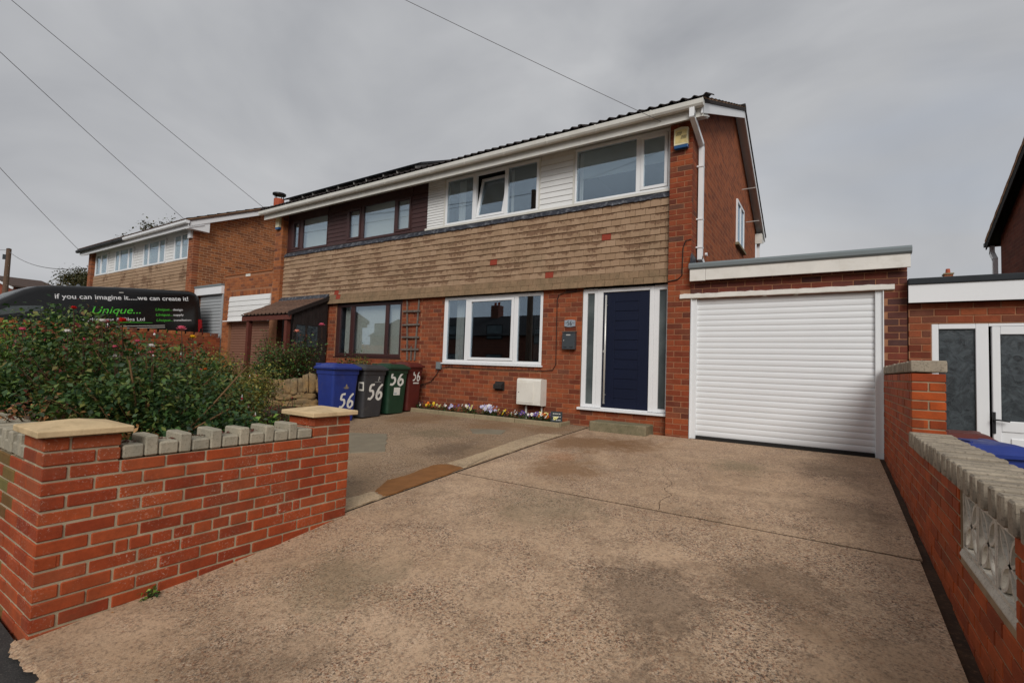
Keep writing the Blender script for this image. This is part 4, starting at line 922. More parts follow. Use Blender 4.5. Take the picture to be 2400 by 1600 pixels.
for k in (-1, 0):
    top = z1 - ct * k
    for p, q in (((WX - .328, WX - .226), (WX - .215, WX)) if k else ((WX - .328, WX - .113), (WX - .1025, WX))): br.face_y([(p, q, top - ct + .0105, top)], WY0, 'brick_garden', gc, .09, .005)
    br.face_y([(WX - .328, WX - .113, top - ct + .0105, top), (WX - .1025, WX - .09, top - ct + .0105, top)], WY1 - .342, 'brick_garden', gc, .09, .005)
    br.face_x([(WY0 + .1, WY0 + .32, top - ct + .0105, top)], WX - .328, 'brick_garden', gc, .08, .005, -1)
br.done(GW)
coping_row(GW, 'y', WX - .205, WX - .002, WY0 + .335, WY1 - .348, 0.333, .108, .074, .405, .452, 'coping')
coping_row(GW, 'x', WY0 + .004, WY0 + .23, WX - .332, -8.9, 0.333, .09, .07, .405, .452, 'coping')
def cap(parent, x0, x1, y0, y1, z):
    cx, cy = (x0 + x1) / 2, (y0 + y1) / 2; c = .006
    m = MB().add([(x0, y0, z), (x1, y0, z), (x1, y1, z), (x0, y1, z), (x0, y0, z + .034), (x1, y0, z + .034), (x1, y1, z + .034), (x0, y1, z + .034), (cx - .02, cy - .02, z + .068), (cx + .02, cy - .02, z + .068), (cx + .02, cy + .02, z + .068), (cx - .02, cy + .02, z + .068)],
        [(3, 2, 1, 0), (0, 1, 5, 4), (1, 2, 6, 5), (2, 3, 7, 6), (3, 0, 4, 7), (4, 5, 9, 8), (5, 6, 10, 9), (6, 7, 11, 10), (7, 4, 8, 11), (8, 9, 10, 11)])
    return bevel(m.build('pillar_cap', 'stone_cap', parent), c, 3)
cap(GW, WX - .375, WX + .045, WY0 - .04, WY0 + .37, .487); cap(GW, WX - .375, WX + .045, WY1 - .385, WY1 + .04, .487)
# a few small stones of old mortar along the foot of the wall
RW = thing('boundary_wall', 'orange brick boundary wall with pierced concrete blocks and ribbed coping, right of the drive', 'wall')
RX = 2.34; RP = -2.518; RT_ = .993
rc = MB().box(RX + .006, RX + .209, RP + .006, -0.02, -1.3, RT_); rc.box(RX + .006, RX + .209, -4.262, RP, -1.3, .395); rc.box(RX + .006, RX + .209, -5.172, -4.262, -1.3, .078); rc.box(RX + .006, RX + .209, -9.5, -5.172, -1.3, .395)
rco = rc.build('wall_core', 'mortar_boundary', RW)
br = Bricks()
br.face_x(lay(-9.4, -0.02, -0.75, RT_, ct, .2255, .0105, RT_ - ct * 40, [(-9.5, RP, .393, 2), (-5.172, -4.262, .075, .5)], RP), RX, 'brick_boundary', rco, .08, .004, -1, .002)
for k in range(8):
    top = RT_ - ct * k
    for p, q in (((RX, RX + .215),) if k % 2 == 0 else ((RX, RX + .1025), (RX + .113, RX + .215))): br.face_y([(p, q, top - ct + .0105, top)], RP, 'brick_boundary', rco, .09, .004)
br.done(RW)
coping_row(RW, 'y', RX - .008, RX + .222, RP + .0, -0.05, RT_ + .012, .085, .085, 1.094, 1.096, 'coping_old')
bevel(B(RX - .006, RX + .221, RP - .012, RP + .09, RT_ + .012, 1.099).build('coping_block', 'coping_old', RW), .008, 2)
coping_row(RW, 'y', RX - .024, RX + .245, RP - .02, -9.2, .402, .064, .076, .45, .52, 'coping_old', 'high', .022)
# pierced blocks: square frame and four petals made of arcs
def bar_path(m, pts, w_, x0, x1):
    P = [Vector((0, a, b)) for a, b in pts]; vs_ = []
    for i, q in enumerate(P):
        d = (P[min(i + 1, len(P) - 1)] - P[max(i - 1, 0)]).normalized(); nrm = Vector((0, -d.z, d.y)) * w_ / 2
        for x in (x0, x1):
            for s_ in (-1, 1): vs_.append((x, q.y + nrm.y * s_, q.z + nrm.z * s_))
    k_ = len(P); fs = []
    for i in range(k_ - 1):
        a = 4 * i; fs += [(a, a + 1, a + 5, a + 4), (a + 2, a + 6, a + 7, a + 3), (a, a + 4, a + 6, a + 2), (a + 1, a + 3, a + 7, a + 5)]
    m.add(vs_, fs + [(0, 2, 3, 1), (4 * k_ - 4, 4 * k_ - 3, 4 * k_ - 1, 4 * k_ - 2)])
sbm = MB(); h_ = .149; t_ = .02; xa_, xb_ = 0, .05
sbm.box(xa_, xb_, -h_, h_, -h_, -h_ + t_); sbm.box(xa_, xb_, -h_, h_, h_ - t_, h_); sbm.box(xa_, xb_, -h_, -h_ + t_, -h_ + t_, h_ - t_); sbm.box(xa_, xb_, h_ - t_, h_, -h_ + t_, h_ - t_)
q_ = h_ - t_
for sx, sy in ((1, 1), (1, -1), (-1, 1), (-1, -1)):
    for bow in (-1, 1):
        pts = []
        for i in range(11):
            t = i / 10; cx_, cy_ = t * q_, t * q_; off = bow * .036 * math.sin(math.pi * t); pts.append((sx * (cx_ - off * .707), sy * (cy_ + off * .707)))
        bar_path(sbm, pts, .015, xa_ + .006, xb_ - .006)
sme = sbm.mesh('screen_block', 'screen_block')
for i in range(3): link('screen_block', sme, RW, (RX + .014, -4.262 - .152 - .303 * i, .085 + .152))
MB().prism([(RX + .0, .068), (RX + .01, .09), (RX + .2, .096), (RX + .2, .06), (RX + .0, .06)], 'y', -5.17, -4.264).build('mortar_ledge', 'screen_block', RW)

# dry stone wall
SW = thing('stone_wall', 'dry stone wall with upright coping stones beside the blue bin', 'wall', (-5.97, -2.3, 0), math.radians(58))
B(-2.75, -.05, .02, .16, -.4, .26).build('wall_core', 'soil', SW)
def rock(dx, dy, dz, rough=.18, n=3):
    import bmesh
    b = bmesh.new(); bmesh.ops.create_cube(b, size=1.0); bmesh.ops.subdivide_edges(b, edges=b.edges[:], cuts=n, use_grid_fill=True)
    off = Vector((R.uniform(0, 99), R.uniform(0, 99), R.uniform(0, 99)))
    from mathutils import noise as mn
    for v in b.verts:
        c = v.co.copy(); r_ = c.length; k_ = 1 - .32 * max(0, r_ - .55); c = c * k_
        nz = mn.noise_vector(c * 2.2 + off) * rough * .5 + mn.noise_vector(c * 6 + off) * rough * .12
        v.co = Vector(((c.x + nz.x) * dx, (c.y + nz.y) * dy, (c.z + nz.z) * dz))
    me = bpy.data.meshes.new('stone'); b.to_mesh(me); b.free(); me.materials.append(M['sandstone']); me.polygons.foreach_set('use_smooth', [True] * len(me.polygons)); return me
x = .2
while x > -2.75:
    w_ = R.uniform(.08, .14); hh = R.uniform(.26, .36)
    link('stone', rock(w_ * 1.06, .28, hh, .3, 4), SW, (x - w_ / 2, .09 + R.uniform(-.02, .02), .33 + .05 * x + hh / 2 + R.uniform(-.02, .02)), (R.uniform(-.1, .1), R.uniform(-.24, .12), R.uniform(-.25, .25))); x -= w_ * .95
for z0, hh in ((.235, .1), (.135, .1), (.02, .12), (-.1, .12), (-.22, .12)):
    x = .22 - R.random() * .1
    while x > -2.75:
        w_ = R.uniform(.2, .42); link('stone', rock(w_ * 1.04, .26, hh * 1.1, .2, 4), SW, (x - w_ / 2, .09 + R.uniform(-.02, .02), z0 + .05 * x + hh / 2), (0, R.uniform(-.05, .05), R.uniform(-.05, .05))); x -= w_

# ------------------------------------------------------------------ small things on and by the house front
t = thing('meter_box', 'white plastic meter box mounted low on the brick wall', 'meter box', (-2.77, 0.147, 0.5))
MB().prism([(0, .22), (-.16, .235), (-.2, .225), (-.215, .19), (-.215, -.235), (-.16, -.25), (0, -.25)], 'x', -.25, .25).build('box', 'meter', t)
bevel(B(-.236, .10, -.224, -.213, -.205, .165).build('door', 'meter', t), .004, 2); MB().tube([(-.2, -.224, -.02), (-.2, -.23, -.02)], .008, 8).build('lock', 'rubber', t)
t2 = MB(); t2.tube([(.19, -.05, -.25), (.19, -.05, -.5)], .014, 8); t2.tube([(-.13, -.06, -.25), (-.13, -.06, -.5)], .02, 8); t2.build('pipe', 'meter', t)
t = thing('letterbox', 'dark grey metal letterbox on the brick wall below the number plate', 'letterbox', (-2.07, 0.147, 1.43))
bevel(B(-.12, .12, -.09, 0, -.155, .135).build('box', 'anthracite', t), .006, 2); MB().prism([(0, .15), (-.1, .135), (-.1, .15), (0, .165)], 'x', -.125, .125).build('lid', 'anthracite', t)
B(-.04, .04, -.094, -.089, .085, .105).build('name_slot', 'steel', t); MB().tube([(-.085, -.09, -.0), (-.085, -.097, -.0)], .009, 10).build('lock', 'steel', t)
for x in (-.09, .03): B(x, x + .06, -.0935, -.0895, -.125, -.115).build('slot', 'black', t)
t = thing('house_number_plate', 'grey slate-look plate with number 56 beside the front door', 'number plate', (-2.085, 0.146, 1.737))
pr = []
for i in range(25):
    a = math.pi * (i / 24); pr.append((-.104 + .208 * i / 24, .052 + .012 * math.sin(a)))
for i in range(25):
    a = math.pi * (i / 24); pr.append((.104 - .208 * i / 24, -.052 - .012 * math.sin(a)))
MB().prism(pr, 'y', -.016, 0).build('plate', 'plate', t)
m = MB(); fr = lambda u, v: (u * .085 - .045, -.019, v * .082 - .04); stroke(m, FIVE, .11, fr, .02); stroke(m, SIX, .11, fr, .02); m.build('number', 'black', t, fix=False)
m = MB(); fr2 = lambda u, v: (u, -.0185, v); stroke(m, [(-.1, 0), (-.075, -.004), (-.06, .01), (-.05, 0)], .004, fr2, 0); stroke(m, [(.05, 0), (.065, .01), (.08, -.004), (.1, 0)], .004, fr2, 0); m.build('ornament', 'black', t, fix=False)
t = thing('alarm_box', 'faded yellow and white alarm box with blue base high on the right brick pier', 'alarm box', (-0.165, -0.002, 4.575))
MB().prism([(-.105, -.115), (.105, -.115), (.105, .145), (0, .165), (-.105, .145)], 'y', -.07, 0).build('case', 'alarm', t); bevel(B(-.104, .104, -.072, 0, -.168, -.116).build('beacon', 'alarm_blue', t), .006, 2)
B(-.085, .085, -.0735, -.0695, -.09, .12).build('sticker', 'alarm_yellow', t)
m = MB()
for i in range(5): m.add([(-.075 + .016 * i, -.0745, .03), (-.067 + .016 * i, -.0745, .03), (-.05 + .016 * i, -.0745, .085), (-.058 + .016 * i, -.0745, .085)], [(0, 1, 2, 3)]); m.add([(-.005 + .016 * i, -.0745, -.03), (.003 + .016 * i, -.0745, -.03), (.02 + .016 * i, -.0745, .025), (.012 + .016 * i, -.0745, .025)], [(0, 1, 2, 3)])
m.build('stripes', 'black', t, fix=False)
t = thing('alarm_box', 'pale alarm box with blue base on the far left pier of the adjoining house', 'alarm box', (-11.03, -0.002, 4.67))
MB().prism([(-.08, -.12), (.08, -.12), (.08, .16), (0, .175), (-.08, .16)], 'y', -.07, 0).build('case', 'alarm', t); B(-.08, .08, -.072, 0, -.18, -.121).build('beacon', 'alarm_blue', t)
t = thing('wall_vent', 'small brown hooded vent cowl on the brick wall left of the meter box', 'vent', (-3.54, 0.147, 0.56))
MB().prism([(0, .075), (-.1, .02), (-.1, -.05), (0, -.075)], 'x', -.09, .09).build('hood', 'rubber', t); B(-.105, .105, -.012, 0, -.085, .085).build('flange', 'rubber', t)
t = thing('junction_box', 'grey cable junction box at the left end of the white window sill', 'junction box', (-5.09, 0.147, 0.905)); bevel(B(-.06, .06, -.055, 0, -.075, .075).build('box', 'grey_trim', t), .006, 2); B(-.05, .05, -.06, -.0555, -.065, .065).build('lid', 'grey_trim', t)
t = thing('concrete_step', 'worn concrete doorstep below the navy front door', 'step'); bevel(MB().cbox(-1.49, -.56, -.27, .12, -.08, .105, .012).build('tread', 'step', t, fix=False), .006, 2)
FB = thing('flower_bed', 'narrow flower bed with concrete kerb under the white window', 'flower bed')
kz = lambda y: G(y)
for i in range(4):
    a, b = -5.55 + .885 * i, -5.55 + .885 * (i + 1) - .008; bevel(MB().cbox(a, b, -.31, -.26, -.12, .028, .008).build('kerb', 'kerb', FB, fix=False), .004, 1)
bevel(MB().cbox(-2.06, -2.012, -.255, .12, -.12, .028, .008).build('kerb', 'kerb', FB, fix=False), .004, 1)
B(-5.55, -2.06, -.262, .14, -.1, .0).build('earth', 'soil', FB)
t = thing('slate_sign', 'small dark slate sign with pale lettering standing in the flower bed', 'sign', (-2.13, -.18, .1), .35); B(-.1, .1, -.006, .006, -.12, .1).build('slate', 'slate', t)
m = MB()
for z in (.055, .005, -.05):
    x = -.06
    while x < .06: w_ = R.uniform(.012, .028); m.box(x, x + w_, -.009, -.0062, z, z + .014); x += w_ + .012
stuff(m.build('sign_writing', 'white_mark', t))
t = thing('trellis', 'weathered wooden trellis ladder fixed to the wall between brown and white windows', 'trellis')
def slat(x0, z0, x1, z1, w_, y, nm):
    d = Vector((x1 - x0, 0, z1 - z0)).normalized(); nv = Vector((-d.z, 0, d.x)) * w_ / 2; P = [Vector((x0, 0, z0)), Vector((x1, 0, z1))]
    vs_ = [q + nv * s_ + Vector((0, yy, 0)) for q in P for s_ in (-1, 1) for yy in (y, y + .02)]
    MB().add(vs_, [(0, 1, 3, 2), (4, 6, 7, 5), (0, 4, 5, 1), (2, 3, 7, 6), (0, 2, 6, 4), (1, 5, 7, 3)]).build(nm, 'trellis_wood', t)
slat(-6.02, 1.0, -6.1, 2.33, .035, .115, 'upright'); slat(-5.8, 1.0, -5.74, 2.33, .035, .115, 'upright'); slat(-5.91, 1.0, -5.91, 1.3, .03, .115, 'upright')
for z in (2.07, 1.775, 1.5, 1.232): slat(-6.2, z + R.uniform(-.008, .008), -5.68, z + R.uniform(-.008, .008), .038, .094, 'rung')

# ------------------------------------------------------------------ wheelie bins
def make_bin(name, label, mat, loc, rz, w=.56, d=.55, h=1.04, group=None):
    t = thing(name, label, 'bin', loc, rz, group)       # front faces +x
    m = MB(); n = 10
    def ring(z, hx, hy, r):
        out = []
        for cx, cy, a0 in ((hx - r, hy - r, 0), (-hx + r, hy - r, 90), (-hx + r, -hy + r, 180), (hx - r, -hy + r, 270)):
            for i in range(5): a = math.radians(a0 + 90 * i / 4); out.append((cx + r * math.cos(a), cy + r * math.sin(a), z))
        return out
    hx, hy = d / 2, w / 2
    lv = [(0.02, hx * .70, hy * .80, .05), (.1, hx * .72, hy * .82, .05), (.62, hx * .83, hy * .89, .045), (.82, hx * .88, hy * .92, .04), (.825, hx * .92, hy * .955, .04), (.87, hx * .94, hy * .965, .04), (.925, hx * .95, hy * .97, .04)]
    rings = [ring(z * h / 1.04, a * .94, b * .94, r) for z, a, b, r in lv]; k = 20
    for i in range(len(rings) - 1): m.add(rings[i] + rings[i + 1], [(j, (j + 1) % k, k + (j + 1) % k, k + j) for j in range(k)])
    m.add(rings[0], [tuple(reversed(range(k)))])
    bevel(m.build('body', mat, t), .004, 1)
    zt_ = .925 * h / 1.04
    l_ = MB(); lr = [ring(zt_ - .012, hx * 1.02, hy * 1.02, .05), ring(zt_ + .018, hx * 1.03, hy * 1.03, .05), ring(zt_ + .03, hx * .98, hy * .98, .05), ring(zt_ + .05, hx * .86, hy * .86, .05), ring(zt_ + .078, hx * .72, hy * .74, .06), ring(zt_ + .088, hx * .6, hy * .64, .06)]
    for i in range(len(lr) - 1): l_.add(lr[i] + lr[i + 1], [(j, (j + 1) % k, k + (j + 1) % k, k + j) for j in range(k)])
    l_.add(lr[-1], [tuple(range(k))]); l_.add(lr[0], [tuple(reversed(range(k)))])
    ld = l_.build('lid', mat, t)
    for sy in (-1, 1): bevel(B(-hx * 1.02, -hx * .62, sy * hy * .72 - .04, sy * hy * .72 + .04, zt_ + .03, zt_ + .085).build('hinge', mat, ld), .012, 2)
    B(-hx * .5, hx * .5, -hy * .5, -hy * .42, zt_ + .082, zt_ + .098).build('rib', mat, ld)
    MB().tube([(-hx * 1.08, -hy * .7, zt_ + .03), (-hx * 1.08, hy * .7, zt_ + .03)], .016, 8).build('handle', mat, t)
    for sy in (-1, 1):
        wh = MB().tube([(-hx * .72, sy * (hy * .82 - .03), .1), (-hx * .72, sy * (hy * .82 + .02), .1)], .1, 20).build('wheel', 'rubber', t)
        MB().tube([(-hx * .72, sy * (hy * .82 + .018), .1), (-hx * .72, sy * (hy * .82 + .024), .1)], .045, 14).build('hub', 'grey_trim', wh)
    return t, hx, hy, h
def number56(t, hx, hy, h, y0, y1, z0, z1, wd, tilt=0.0):
    def fr(u, v):
        z = z0 + (z1 - z0) * v; y = y0 + (y1 - y0) * u + tilt * v
        f = interp([(0.02, .70), (.1, .72), (.62, .83), (.82, .88)], z * 1.04 / h); return (hx * f * .94 + .003, y, z)
    m = MB(); stroke(m, FIVE, wd, fr); stroke(m, SIX, wd, fr); m.build('number', 'white_mark', t, fix=False)
def face_box(t, hx, h, y0, y1, z0, z1, mat, name, lift=.003):
    f = lambda z: hx * .94 * interp([(0.02, .70), (.1, .72), (.62, .83), (.82, .88)], z * 1.04 / h) + lift
    MB().add([(f(z0), y0, z0), (f(z0), y1, z0), (f(z1), y1, z1), (f(z1), y0, z1)], [(0, 1, 2, 3)]).build(name, mat, t, fix=False)
BX = -5.26 - .28
t, hx, hy, h = make_bin('wheelie_bin', 'blue wheelie bin painted 56, nearest of the four in the row', 'bin_blue', (BX, -2.03, G(-2.03)), 0, .62, .56, 1.05)
number56(t, hx, hy, h, -.1, .19, .25, .5, .14, .02)
m = MB(); fz = lambda z: hx * .94 * interp([(0.02, .70), (.1, .72), (.62, .83), (.82, .88)], z) + .0035
for (a, b, c, d_) in ((-.04, .08, .60, .612), (-.02, .06, .585, .597), (.0, .045, .615, .64), (.008, .036, .64, .665)): m.add([(fz(c), a, c), (fz(c), b, c), (fz(d_), b - .006, d_), (fz(d_), a + .006, d_)], [(0, 1, 2, 3)])
m.build('crest', 'kerb', t, fix=False)
t, hx, hy, h = make_bin('wheelie_bin', 'dark grey wheelie bin painted 56 between the blue and green bins', 'bin_grey', (BX, -1.385, G(-1.385)), .03, .6, .56, 1.0)
number56(t, hx, hy, h, -.14, .2, .33, .62, .15, .03)
for i, (y, z) in enumerate(((.08, .72), (.1, .735), (.09, .75), (.075, .695), (.105, .71), (.085, .68))): face_box(t, hx, h, y, y + .018, z, z + .012, 'white_mark', 'logo_dot')
face_box(t, hx, h, .0, .16, .66, .664, 'white_mark', 'logo_line')
f_ = lambda z: .94 * interp([(0.02, .80), (.62, .89)], z)
MB().add([(.08, -hy * f_(.5) - .004, .5), (.22, -hy * f_(.5) - .004, .5), (.22, -hy * f_(.66) - .004, .66), (.08, -hy * f_(.66) - .004, .66)], [(0, 1, 2, 3)]).build('sticker', 'meter', t, fix=False)
MB().add([(.1, -hy * f_(.54) - .006, .53), (.19, -hy * f_(.54) - .006, .53), (.19, -hy * f_(.62) - .006, .63), (.1, -hy * f_(.62) - .006, .63)], [(0, 1, 2, 3)]).build('sticker_print', 'bin_grey', t, fix=False)
t, hx, hy, h = make_bin('wheelie_bin', 'dark green wheelie bin painted 56 with a small white notice', 'bin_green', (BX - .02, -.77, G(-.77)), -.02, .57, .56, 1.0)
number56(t, hx, hy, h, -.2, .14, .56, .82, .15, .02); face_box(t, hx, h, -.09, .07, .37, .52, 'white_mark', 'notice'); face_box(t, hx, h, -.08, -.01, .385, .425, 'roller_blind', 'notice_print', .0045)
t, hx, hy, h = make_bin('wheelie_bin', 'dark red-brown wheelie bin painted 56 at the house end of the row', 'bin_brown', (BX - .06, -.26, G(-.26)), 0, .46, .56, 1.02)
number56(t, hx, hy, h, -.07, .13, .62, .83, .13, .01); face_box(t, hx, h, -.05, .11, .565, .59, 'white_mark', 'underline')
make_bin('wheelie_bin', 'blue wheelie bin behind the right boundary wall', 'bin_blue', (2.86, -1.85, -.6), math.radians(-70), .58, .6, 1.06)
make_bin('wheelie_bin', 'dark brown bin half hidden behind the blue bin at the white door', 'bin_brown', (2.85, -1.12, -.6), math.radians(-85), .5, .55, 1.08)

# ------------------------------------------------------------------ right-hand neighbour
X_ = thing('flat_roof_extension', 'flat-roofed brick extension with white glazed door and window at the right edge', 'building')
br = Bricks()
xw = holed_wall(2.585, 5.05, -1.0, 1.87, [(2.8, 4.35, -.62, 1.622)], -.015, .2).build('front_wall', 'mortar_house', X_)
br.face_y(lay(2.585, 5.05, -.6, 1.87, CB, BP, JT, CZ + .03, [(2.795, 4.355, -.7, 1.625)], .04), -.02, 'brick_house', xw); br.done(X_)
B(2.575, 5.05, -.13, -.1, 1.872, 2.088).build('fascia', 'upvc', X_); bevel(B(2.57, 5.05, -.15, -.02, 2.088, 2.165).build('roof_trim', 'black_felt', X_), .012, 2); B(2.6, 5.05, -.02, 6, 2.0, 2.14).build('roof_deck', 'black_felt', X_)
fm = MB()
for q in ((2.8, 2.864, -.6, 1.622), (3.19, 3.3, -.6, 1.622), (4.28, 4.35, -.6, 1.622), (2.864, 3.19, 1.56, 1.622), (3.3, 4.28, 1.585, 1.622), (2.864, 3.19, -.6, -.5)): fm.box(q[0], q[1], -.01, .06, q[2], q[3])
fo = bevel(fm.build('door_frame', 'upvc', X_), .006, 2); B(2.864, 3.19, .02, .03, -.5, 1.56).build('side_light', 'frosted', fo)
dm = MB()
for q in ((3.325, 3.394, -.56, 1.58), (4.18, 4.26, -.56, 1.58), (3.394, 4.18, 1.492, 1.58), (3.394, 4.18, .4, .52), (3.394, 4.18, -.56, -.45), (3.47, 4.1, -.38, .33)): dm.box(q[0], q[1], -.022, .03, q[2], q[3])
dm.box(3.394, 4.18, -.01, .02, -.45, .4)
do = bevel(dm.build('door_leaf', 'upvc', X_), .006, 2); B(3.394, 4.18, .0, .01, .52, 1.492).build('pane', 'frosted', do)
hm = MB().box(3.318, 3.345, -.034, -.022, .375, .615); hm.tube([(3.33, -.03, .53), (3.33, -.07, .53), (3.36, -.075, .53), (3.45, -.075, .52)], .009, 8); hm.build('handle', 'black', do)
room(X_, 2.8, 4.35, -.6, 1.7, .07, 3)
RH = thing('brick_house', 'dark brick gable end of the house beyond the extension at the right edge', 'house')
dzr = -.68
MB().prism([(q[0] + .1, q[1] + dzr) for q in gable_poly(0.0, 7.6, -0.5)], 'x', 5.05, 5.3).build('gable_wall', 'brick_dark_gable', RH)
MB().prism(gable_poly(0.0, 7.6, -1.2), 'x', 5.35, 10.5).build('body', 'brick_dark_gable', RH).location = (0, .1, dzr)
roof(RH, 4.85, 10.6, 'roof_tile_dark', dzr, .1, False)
verge(RH, 4.85, 5.05, dzr, .1, 3.8, 'rubber', -.3, -1)
gutter(RH, 4.85, 10.5, 4.9 + dzr, 8.1, 'black'); sqpipe(MB(), [(4.98, 8.1, 4.86 + dzr), (4.98, 8.1, 4.7 + dzr), (4.98, 7.85, 4.5 + dzr), (4.98, 7.85, 1)], .06).build('downpipe', 'upvc', RH)
t = thing('chimney_house', 'distant house whose chimney shows above the extension roof', 'house', (6.6, 23, 0))
B(-6, 6, -2, 5, -1.8, 3.1).build('wall', 'brick_far_front', t); MB().prism([(-2.3, 3.0), (1.5, 4.75), (5.3, 3.0)], 'x', -6.3, 6.3).build('roof', 'roof_tile', t)
cs = B(-.16, .16, .7, 1.2, 4.0, 6.2).build('chimney', 'brick_far_orange', t); B(-.19, .19, .66, 1.24, 6.2, 6.26).build('cap', 'kerb', cs); MB().tube([(0, .95, 6.26), (0, .95, 6.5)], [.1, .08], 12).build('pot', 'terracotta', cs)

# ------------------------------------------------------------------ garages and the second pair of houses on the left
NG = thing('garage', 'brick garage with white cladding over a brown roller shutter', 'garage')
br = Bricks()
ngw = holed_wall(-13.78, -11.215, -.2, 3.38, [(-13.38, -11.25, .2, 2.72)], .004, .2).build('front_wall', 'mortar_house', NG)
br.face_y(lay(-13.78, -11.22, .3, 3.30, .075, .2255, .0105, 0, [(-13.385, -11.2, -1, 2.88)], .0), 0, 'brick_orange', ngw)
br.face_y([(x, x + .062, 2.74, 2.88) for x in [-13.38 + .0755 * i for i in range(28)]], -.002, 'brick_orange', ngw)
br.done(NG)
B(-12.6, -12.36, -.006, .1, 3.3, 3.4).build('air_brick', 'meter', NG); B(-13.8, -11.22, -.02, .22, 3.38, 3.42).build('coping', 'brick_orange', NG)
ncl = B(-13.4, -11.23, .0, .05, 2.0, 2.73).build('cladding', 'cladding', NG)
for i in range(5): MB().prism([(-.05 + .004 * i, 0), (-.03 + .004 * i, .146), (.0, .146), (.0, 0)], 'x', -13.4, -11.23).build('board', 'cladding', ncl, loc=(0, 0, 1.998 + .147 * i))
MB().prism([(-.16, 1.975), (-.15, 2.0), (-.03, 2.02), (-.03, 1.975)], 'x', -13.45, -11.23).build('lip', 'cladding', ncl)
nsh = B(-13.36, -11.25, .08, .12, .25, 2.0).build('roller_shutter', 'brown_shutter', NG); bs = slat_mesh(-13.34, -11.27, .075, .07, 'brown_shutter', .01)
for i in range(23): link('slat', bs, nsh, (0, 0, .26 + .075 * i))
B(-13.7, -11.3, .22, 5, -.2, 3.2).build('rear_body', 'brick_gable_far', NG)
GG = thing('garage', 'garage with white fascia and grey roller shutter behind the black van', 'garage')
B(-15.45, -13.8, .1, 5, 0, 2.9).build('body', 'brick_gable_far', GG); B(-15.48, -13.79, -.08, .1, 2.86, 3.1).build('fascia', 'upvc', GG); MB().prism([(-.1, 3.1), (-.1, 3.16), (.6, 3.2), (.6, 3.1)], 'x', -15.5, -13.79).build('roof_trim', 'grey_trim', GG)
gsh = B(-15.3, -13.8, .06, .1, .3, 2.86).build('roller_shutter', 'grey_shutter', GG); bs = slat_mesh(-15.3, -13.86, .1, .05, 'grey_shutter', .014)
for i in range(25): link('slat', bs, gsh, (0, 0, .32 + .1 * i))
B(-13.86, -13.79, -.02, .1, .2, 2.86).build('jamb', 'grey_shutter', GG)
BWL = thing('brick_wall', 'red brick wall topped with upright bricks in front of the black van', 'wall')
bwc = B(-13.95, -13.752, -6.4, -.04, -.9, 1.5).build('wall_core', 'mortar_house', BWL)
br = Bricks(); br.face_x(lay(-6.4, -.04, .3, 1.505, .075, .2255, .0105, 0, (), .07), -13.745, 'brick_house', bwc, .07, .003, 1)
br.done(BWL)
y = -.1; st = 0
while y > -6.3:
    hh = 1.62 if st % 2 == 0 else 1.545
    link('upright_brick', brick_mesh(.215, .1025, hh - 1.505, 'brick_orange', .004), BWL, (-13.852, y - .055, (hh + 1.505) / 2)); y -= .115; st += 1
# second pair: two houses
D2 = .24; Y2 = -.2
def far_house(label, x0, x1, wins, panels, pier_x, gut_mat, right):
    t = thing('semi_detached_house', label, 'house')
    B(x0, x1, Y2 + .16, Y2 + 7.4, -1.0, 4.95 + D2).build('body', 'brick_far_front', t)
    fw2 = B(x0, x1, Y2 + .14, Y2 + .158, 2.5, 4.12).build('tile_hanging', 'dark_board', t)
    zz = 4.12; r = 0
    while zz > 2.6:      # whole courses: single tiles are too small to tell apart here
        MB().prism([(Y2 + .085, 0), (Y2 + .10, .115), (Y2 + .14, .13), (Y2 + .14, 0)], 'x', x0 + .35 * (pier_x == x0), x1 - .35 * (pier_x != x0)).build('tile_course', 'tile_buff', fw2, loc=(0, 0, zz - .115)); zz -= .115
    up2 = B(x0, x1, Y2 + .13, Y2 + .155, 4.12, 4.95 + D2).build('upper_wall', 'cladding', t)
    for a, b in panels: boards(up2, a, b, 4.14, 5.05, .105, Y2 + .11, 'cladding')
    for a, b, lights in wins:
        window(t, a, b, 4.13, 5.02, Y2 + .085, lights, 'upvc', .06, .05, (), 'glass'); vertical_blind(t, a + .06, b - .06, Y2 + .126, 4.18, 4.98, .1, .0)
    pr_ = B(pier_x, pier_x + .363, Y2, Y2 + .168, -.8, 4.95 + D2).build('pier', 'brick_far_orange', t)
    soffit(t, x0 - (.2 if not right else 0), x1 + (.25 if right else 0), 'upvc', D2, Y2); gutter(t, x0 - (.25 if not right else 0), x1 + (.28 if right else 0), 4.905 + D2, -.33 + Y2, gut_mat, 1.2)
    roof(t, x0 - (.2 if not right else 0), x1 + (.27 if right else 0), 'roof_tile', D2, Y2, False)
    return t
F1 = far_house('far brick house with white boarding and white gutter left of the brown garage', -20.15, -15.5, [(-19.57, -17.75, [(-19.5, -19.15), (-19.05, -18.3), (-18.2, -17.82)]), (-17.1, -16.0, [(-17.02, -16.62), (-16.52, -16.1)])], [(-20.15, -19.6), (-17.72, -17.12)], -15.85, 'upvc', True)
MB().prism([(q[0] + Y2, q[1] + D2) for q in gable_poly(0.17, 7.4, -.8)], 'x', -15.75, -15.49).build('gable_wall', 'brick_gable_far', F1)
verge(F1, -15.25, -15.49, D2, Y2, 3.8, 'upvc'); MB().prism([(-.262 + Y2, 4.72 + D2), (-.262 + Y2, 4.92 + D2), (.35 + Y2, 5.1 + D2), (.35 + Y2, 4.72 + D2)], 'x', -15.48, -15.27).build('boxed_eave', 'upvc', F1)
fl = MB().tube([(-17.2, 3.6, 6.9), (-17.2, 3.6, 7.45)], .2, 14); flo = fl.build('chimney_pot', 'terracotta', F1); cw = MB().tube([(-17.2, 3.6, 7.62), (-17.2, 3.6, 7.68)], .26, 14)
